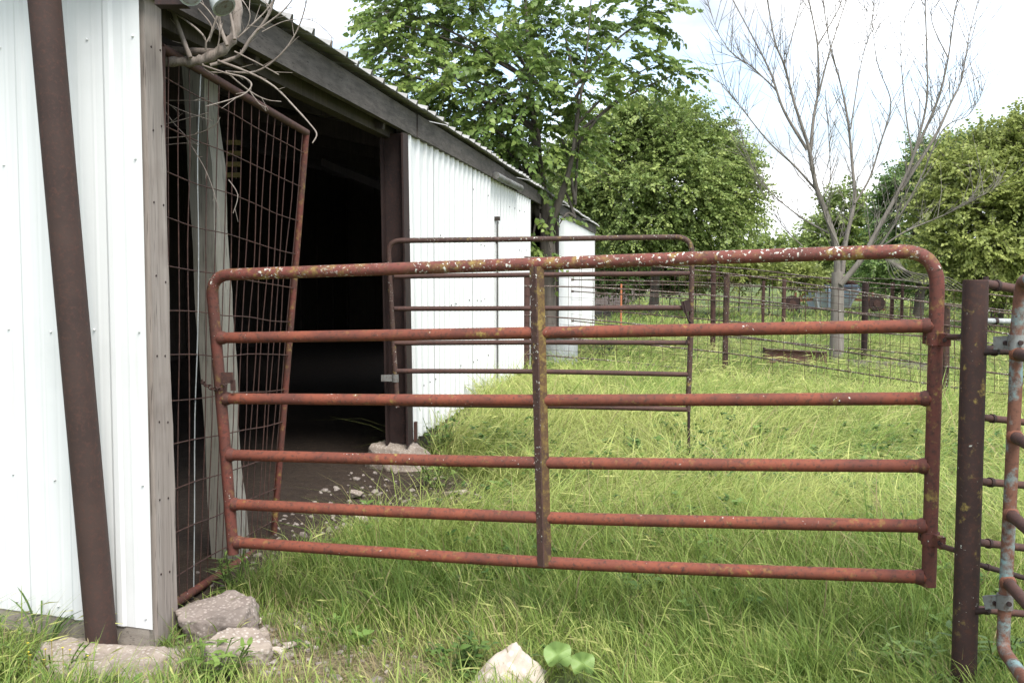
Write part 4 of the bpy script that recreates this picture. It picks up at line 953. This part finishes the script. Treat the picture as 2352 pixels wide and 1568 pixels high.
def grow(x, y):
    d_ = dirt(x, y); t_, o_ = loc_to(x, y)
    g = -((x - C0.x) * GN.x + (y - C0.y) * GN.y)
    inside = ((o_ < .0) & (g > -.04)) | ((np.abs(o_) < .02) & (t_ > TS))
    bq = gnd(1300, 1572); inside |= (np.abs(x - bq.x - .02) < .13) & (y > bq.y - .5) & (y < bq.y + .06)
    return (rng.uniform(size=len(x)) > d_ ** .6 * 1.03) & ~inside
VT = [[], [], []]; off = 0
def addb(res):
    global off
    VT[0].append(res[0]); VT[1].append(res[1] + off); VT[2].append(res[2]); off += len(res[0])
def colour(x, y, n, pale):
    g1 = np.array([.11, .19, .034]); g2 = np.array([.245, .325, .070]); g3 = np.array([.52, .545, .19]); st_ = np.array([.36, .30, .15])
    f_ = np.clip(.55 * vnoise(x, y, 1.1, 5) + .3 * vnoise(x, y, .25, 6) + .15 * rng.normal(size=n) + pale - .25, 0, 1)[:, None]
    c = np.where(f_ < .5, g1 + (g2 - g1) * f_ * 2, g2 + (g3 - g2) * (f_ - .5) * 2)
    dry = (rng.uniform(size=n) < .05 + .06 * (vnoise(x, y, .6, 21) > .6) + .5 * dirt(x, y))[:, None]
    return np.where(dry, st_ * rng.uniform(.6, 1.1, (n, 1)), c) * rng.uniform(.85, 1.15, (n, 1))
def tall(x, y):  # how tall the grass stands (lodged long grass behind the gate, shorter before it and by the fences)
    t_, o_ = loc_to(x, y)
    h = .10 + .15 * ss(4.6, 6.2, y + .35 * x) * (1 - .35 * ss(9, 14, y)) + .05 * vnoise(x, y, .8, 8)
    h = h * (1 - .55 * ss(.0, .5, dirt(x, y)))
    return h + .06 * ss(.5, .05, np.abs(o_)) * (t_ > TS)
# tufts of near and middle grass
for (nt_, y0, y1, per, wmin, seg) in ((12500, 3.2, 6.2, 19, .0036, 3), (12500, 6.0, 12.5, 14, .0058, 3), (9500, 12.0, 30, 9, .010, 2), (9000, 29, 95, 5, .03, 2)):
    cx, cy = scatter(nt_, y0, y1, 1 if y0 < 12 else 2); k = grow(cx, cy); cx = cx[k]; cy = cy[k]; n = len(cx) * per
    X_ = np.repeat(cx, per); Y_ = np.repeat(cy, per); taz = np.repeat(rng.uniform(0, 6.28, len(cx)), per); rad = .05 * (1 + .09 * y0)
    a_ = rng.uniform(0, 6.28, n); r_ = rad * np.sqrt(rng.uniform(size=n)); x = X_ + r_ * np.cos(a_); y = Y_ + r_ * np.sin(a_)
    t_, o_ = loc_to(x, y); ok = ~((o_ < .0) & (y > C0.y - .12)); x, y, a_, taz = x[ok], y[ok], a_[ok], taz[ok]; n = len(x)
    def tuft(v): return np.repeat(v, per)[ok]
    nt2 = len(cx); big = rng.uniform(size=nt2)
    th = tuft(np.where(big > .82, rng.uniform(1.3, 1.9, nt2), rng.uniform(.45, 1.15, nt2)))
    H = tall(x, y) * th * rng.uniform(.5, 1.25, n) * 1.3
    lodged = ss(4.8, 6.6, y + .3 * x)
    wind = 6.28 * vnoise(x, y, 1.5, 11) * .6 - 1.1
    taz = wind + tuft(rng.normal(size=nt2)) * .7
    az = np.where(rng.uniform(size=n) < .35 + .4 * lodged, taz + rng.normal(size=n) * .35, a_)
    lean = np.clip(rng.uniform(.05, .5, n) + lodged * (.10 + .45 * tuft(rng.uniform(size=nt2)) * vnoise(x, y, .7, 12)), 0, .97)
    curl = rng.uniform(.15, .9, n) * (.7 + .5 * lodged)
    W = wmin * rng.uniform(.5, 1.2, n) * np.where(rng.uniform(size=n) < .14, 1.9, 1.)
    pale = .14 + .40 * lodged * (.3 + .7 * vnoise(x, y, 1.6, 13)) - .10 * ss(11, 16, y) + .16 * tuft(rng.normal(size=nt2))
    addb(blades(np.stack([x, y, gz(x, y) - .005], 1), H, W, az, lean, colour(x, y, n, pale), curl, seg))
# arching seed stems with pale heads
for (ns, y0, y1, sc) in ((2600, 3.3, 6.0, .9), (17000, 5.6, 13, 1.15), (6000, 12, 22, 1.8)):
    x, y = scatter(ns, y0, y1, 1); k = grow(x, y); x = x[k]; y = y[k]; n = len(x)
    H = (tall(x, y) * 1.35 + .07) * rng.uniform(.6, 1.2, n); wind = 6.28 * vnoise(x, y, 1.5, 11) * .6 - 1.1; az = wind + rng.normal(size=n) * .5
    lean = rng.uniform(.1, .6, n); curl = rng.uniform(.45, 1.0, n)
    c = np.array([.46, .475, .165]) * rng.uniform(.65, 1.2, (n, 1)); P = np.stack([x, y, gz(x, y)], 1)
    addb(blades(P, H, np.full(n, .0022 * sc), az, lean, c, curl, 3))
    dirv = np.stack([np.cos(az), np.sin(az), np.zeros(n)], 1); u = .74
    b0_ = P + dirv * (H * (lean * u + curl * u ** 2.4))[:, None]; b0_[:, 2] += H * (u * np.sqrt(np.clip(1 - (lean * .8) ** 2, .05, 1)) - .55 * curl * u ** 2.6)
    e0_ = P + dirv * (H * (lean + curl * 1.02))[:, None]; e0_[:, 2] += H * (np.sqrt(np.clip(1 - (lean * .8) ** 2, .05, 1)) - .6 * curl)
    A = e0_ - b0_; Ln = np.linalg.norm(A, axis=1); Nn = unit(np.cross(A, dirv) + np.array([0, 0, .4]) + rng.normal(size=(n, 3)) * .3)
    addb(leaves(b0_, A, Nn, Ln, np.full(n, .0085 * sc) * rng.uniform(.6, 1.2, n), c * 1.08, 4))
gv = np.concatenate(VT[0]); gt = np.concatenate(VT[1]); gc = np.concatenate(VT[2])
go = npmesh('grass', gv, gt, GRASS, np.clip(gc, 0, 1)); tag(go, 'long yellow green grass with drooping seed heads', 'grass', kind='stuff')
# low broad leaved ground cover mixed into the near grass
x, y = scatter(9000, 3.3, 9.0, 1); k = grow(x, y) & (vnoise(x, y, .55, 31) > .52) & (dirt(x, y) < .5); x = x[k]; y = y[k]; per = 6; nr = len(x); n = nr * per
hh = rng.uniform(.02, .13, nr) * (.6 + 2.2 * (tall(x, y) - .1).clip(0, .2) / .2); a_ = rng.uniform(0, 6.28, n); up_ = rng.uniform(.0, .8, n)
Pp = np.stack([np.repeat(x, per), np.repeat(y, per), np.repeat(gz(x, y) + hh, per) - rng.uniform(0, .03, n)], 1)
sz = np.repeat(rng.uniform(.6, 1.7, nr), per) * rng.uniform(.7, 1.2, n)
cw = np.repeat(np.where(rng.uniform(size=(nr, 1)) < .5, np.array([.075, .15, .035]), np.array([.15, .24, .06])) * rng.uniform(.8, 1.25, (nr, 1)), per, 0)
res = leaves(Pp, np.stack([np.cos(a_), np.sin(a_), up_], 1), np.tile([0, 0, 1.], (n, 1)) + rng.normal(size=(n, 3)) * .2, sz * .034, sz * .019, cw, 6)
o = npmesh('ground_cover', res[0], res[1], LEAF, res[2]); tag(o, 'low broad leaved weeds mixed into the grass', 'weeds', kind='stuff')
# straw litter
n = 5200; x = np.concatenate([rng.normal(-.72, .42, 2600), rng.uniform(-2.5, 0, 2600)]); y = np.concatenate([rng.normal(4.0, .3, 2600), rng.uniform(5.2, 9.5, 2600)])
k = (dirt(x, y) > .2) & ~((loc_to(x, y)[1] < 0) & (y < C0.y)); x = x[k]; y = y[k]; n = len(x); az = rng.uniform(0, 6.28, n)
A = np.stack([np.cos(az), np.sin(az), rng.uniform(-.05, .25, n)], 1)
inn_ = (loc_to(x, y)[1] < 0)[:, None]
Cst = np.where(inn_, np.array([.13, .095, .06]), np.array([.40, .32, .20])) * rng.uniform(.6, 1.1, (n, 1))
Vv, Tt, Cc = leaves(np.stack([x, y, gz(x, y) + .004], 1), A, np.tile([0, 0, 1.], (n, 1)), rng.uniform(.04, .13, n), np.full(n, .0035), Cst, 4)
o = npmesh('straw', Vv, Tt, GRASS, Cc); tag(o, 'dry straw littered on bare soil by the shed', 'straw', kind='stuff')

# ------------------------------------------------------------------ weeds
def weed(label, px, py, h, stems, per, ll, lw, cols, seed, spread=.5, name='weed', group=None, flowers=0):
    q = gpt(px, py); r = np.random.default_rng(seed); w_ = thing(name, label, 'plant', q, group); m = MB(); P = []; A = []; Nn = []; Ls = []; Cs = []
    for s_ in range(stems):
        a_ = r.uniform(0, 6.28); sp0 = Vector((math.cos(a_), math.sin(a_), 0)); hh = h * r.uniform(.6, 1.1); b = q + sp0 * r.uniform(0, .07)
        top = b + sp0 * hh * spread * r.uniform(.3, 1) + UPV * hh; pts = spline([b - UPV * .02, b.lerp(top, .5) + UPV * hh * .08, top], 4); m.tube(pts, [.003] * len(pts), 5)
        for k in range(per):
            u = (k + 1) / per; p_ = pts[min(int(u * (len(pts) - 1)), len(pts) - 1)]; az = k * 2.4 + a_
            P.append(p_); A.append((math.cos(az), math.sin(az), r.uniform(.0, .6))); Nn.append((r.normal() * .2, r.normal() * .2, 1)); Ls.append(r.uniform(.7, 1.2) * (1.1 - .45 * u)); t_ = r.uniform(); Cs.append(np.array(cols[0]) * (1 - t_) + np.array(cols[1]) * t_)
    m.build('stem', stem_m, w_)
    Ls = np.array(Ls); Vv, Tt, Cc = leaves(np.array([tuple(p) for p in P]), np.array(A, float), unit(np.array(Nn, float)), Ls * ll, Ls * lw, np.array(Cs), 6)
    npmesh('foliage', Vv, Tt, LEAF, Cc, w_)
    if flowers:
        for _ in range(flowers):
            m = MB(); b = q + Vector((r.uniform(-.2, .2), r.uniform(-.1, .15), h * r.uniform(.7, 1.1))); m.tube([b - UPV * h, b, b + UPV * .003], [.001, .0015, .006], 5); m.build('flower', yel_m, w_)
    return w_
stem_m = rust('green_stem', (.10, .15, .04), (.13, .17, .05), (.08, .1, .03)); yel_m = rust('yellow_petal', (.7, .55, .05), (.6, .48, .05), (.5, .4, .05))
WL = [(.13, .22, .045), (.22, .32, .08)]; WD = [(.075, .14, .032), (.13, .21, .05)]; WG = [(.075, .105, .055), (.11, .14, .08)]
weed('leafy green weed with lance shaped leaves by the concrete chunk', 490, 1570, .17, 10, 8, .105, .026, WL, 1, .7)
weed('leafy green weed left of the pale pointed rock', 1050, 1566, .15, 9, 9, .06, .03, WD, 2, .8)
weed('taller leafy weed behind the pale pointed rock', 1090, 1535, .17, 7, 9, .06, .03, WD, 22, .6)
weed('pale leafy weed in the grass at the foot of the dark pipe post', 2095, 1575, .20, 9, 9, .09, .024, WL, 3, .6)
weed('green weed right of the dark pipe post', 2290, 1575, .22, 8, 8, .11, .03, WD, 4, .6)
weed('low green weed with tiny yellow flowers by the white wall', 120, 1545, .12, 12, 9, .035, .014, WL, 5, 1.4, flowers=9)
weed('low weed at the left edge below the white wall', 25, 1560, .13, 12, 9, .04, .014, WL, 6, 1.2)
weed('dark grey green bushy weed in the field behind the second gate', 1385, 850, .42, 14, 14, .13, .03, WG, 7, .7)
weed('bright leafy weed at the grass edge below the concrete block', 1000, 1120, .22, 12, 10, .08, .025, WL, 8, .8)
weed('leafy weed against the white siding beside the concrete block', 1010, 1050, .26, 12, 10, .08, .024, WL, 9, .8)
weed('slim dark thistle standing in the pale grass behind the gate', 1430, 1075, .42, 3, 16, .07, .022, WD, 10, .15, name='thistle')
weed('dark leafy weed clump below the lowest gate rail', 1470, 1390, .14, 8, 8, .09, .05, WD, 12, .7)
weed('grassy weed clump growing from the foot of the mesh gate', 540, 1350, .2, 10, 7, .12, .014, WL, 13, .5)
# two round burdock leaves
def burdock():
    q = gpt(1300, 1572); b = thing('burdock_plant', 'burdock seedling with two big round pale leaves beside the pale rock', 'plant', q)
    for (px, py, sz, rz_) in ((1281, 1500, .052, .1), (1338, 1520, .046, -.5)):
        c = at(px, py, q.y); m = MB(); m.tube(spline([q - UPV * .02, (q + c) / 2 + Vector((.01, -.01, 0)), c - UPV * sz * .75 ], 5), .0035, 6); m.build('stem', stem_m, b)
        vs = [c + Vector((0, -.006, 0))]; n = 22
        for rr_ in (.5, 1.):
            for k in range(n):
                a = 2 * math.pi * k / n; rad = sz * rr_ * (1 + .07 * math.sin(5 * a + px) + .04 * math.sin(11 * a) - (.28 if k in (16, 17) else .10 if k in (15, 18) else 0) * rr_)
                vs.append(c + Vector((rad * math.cos(a + rz_ * 0) * 1.0, -.006 + .016 * rr_ * math.sin(3 * a) + .35 * rad * math.sin(a) * .8 - .005, rad * math.sin(a) * .95)))
        fs = [(0, 1 + k, 1 + (k + 1) % n) for k in range(n)] + [(1 + k, 1 + n + k, 1 + n + (k + 1) % n) for k in range(n)] + [(1 + k, 1 + n + (k + 1) % n, 1 + (k + 1) % n) for k in range(n)]
        V_ = np.array([tuple(v) for v in vs]); npmesh('leaf', V_, np.array(fs), LEAF, np.tile(np.array([.24, .36, .11]), (len(V_), 1)) * np.linspace(1.1, .9, len(V_))[:, None], b, smooth=True)
burdock()
# coarse grass tuft against the white wall
q = gpt(110, 1470); n = 16; a_ = rng.uniform(0, 6.28, n)
res = blades(np.stack([q.x + .04 * np.cos(a_), q.y - .05 + .03 * np.sin(a_), np.full(n, -.01)], 1), rng.uniform(.14, .32, n), np.full(n, .011), a_, rng.uniform(.1, .5, n), np.tile([.10, .165, .045], (n, 1)) * rng.uniform(.8, 1.2, (n, 1)), rng.uniform(.3, 1, n), 6)
o = npmesh('grass_tuft', res[0], res[1], GRASS, res[2], None, (q.x, q.y, 0)); tag(o, 'coarse broad bladed grass tuft against the white wall', 'grass tuft')
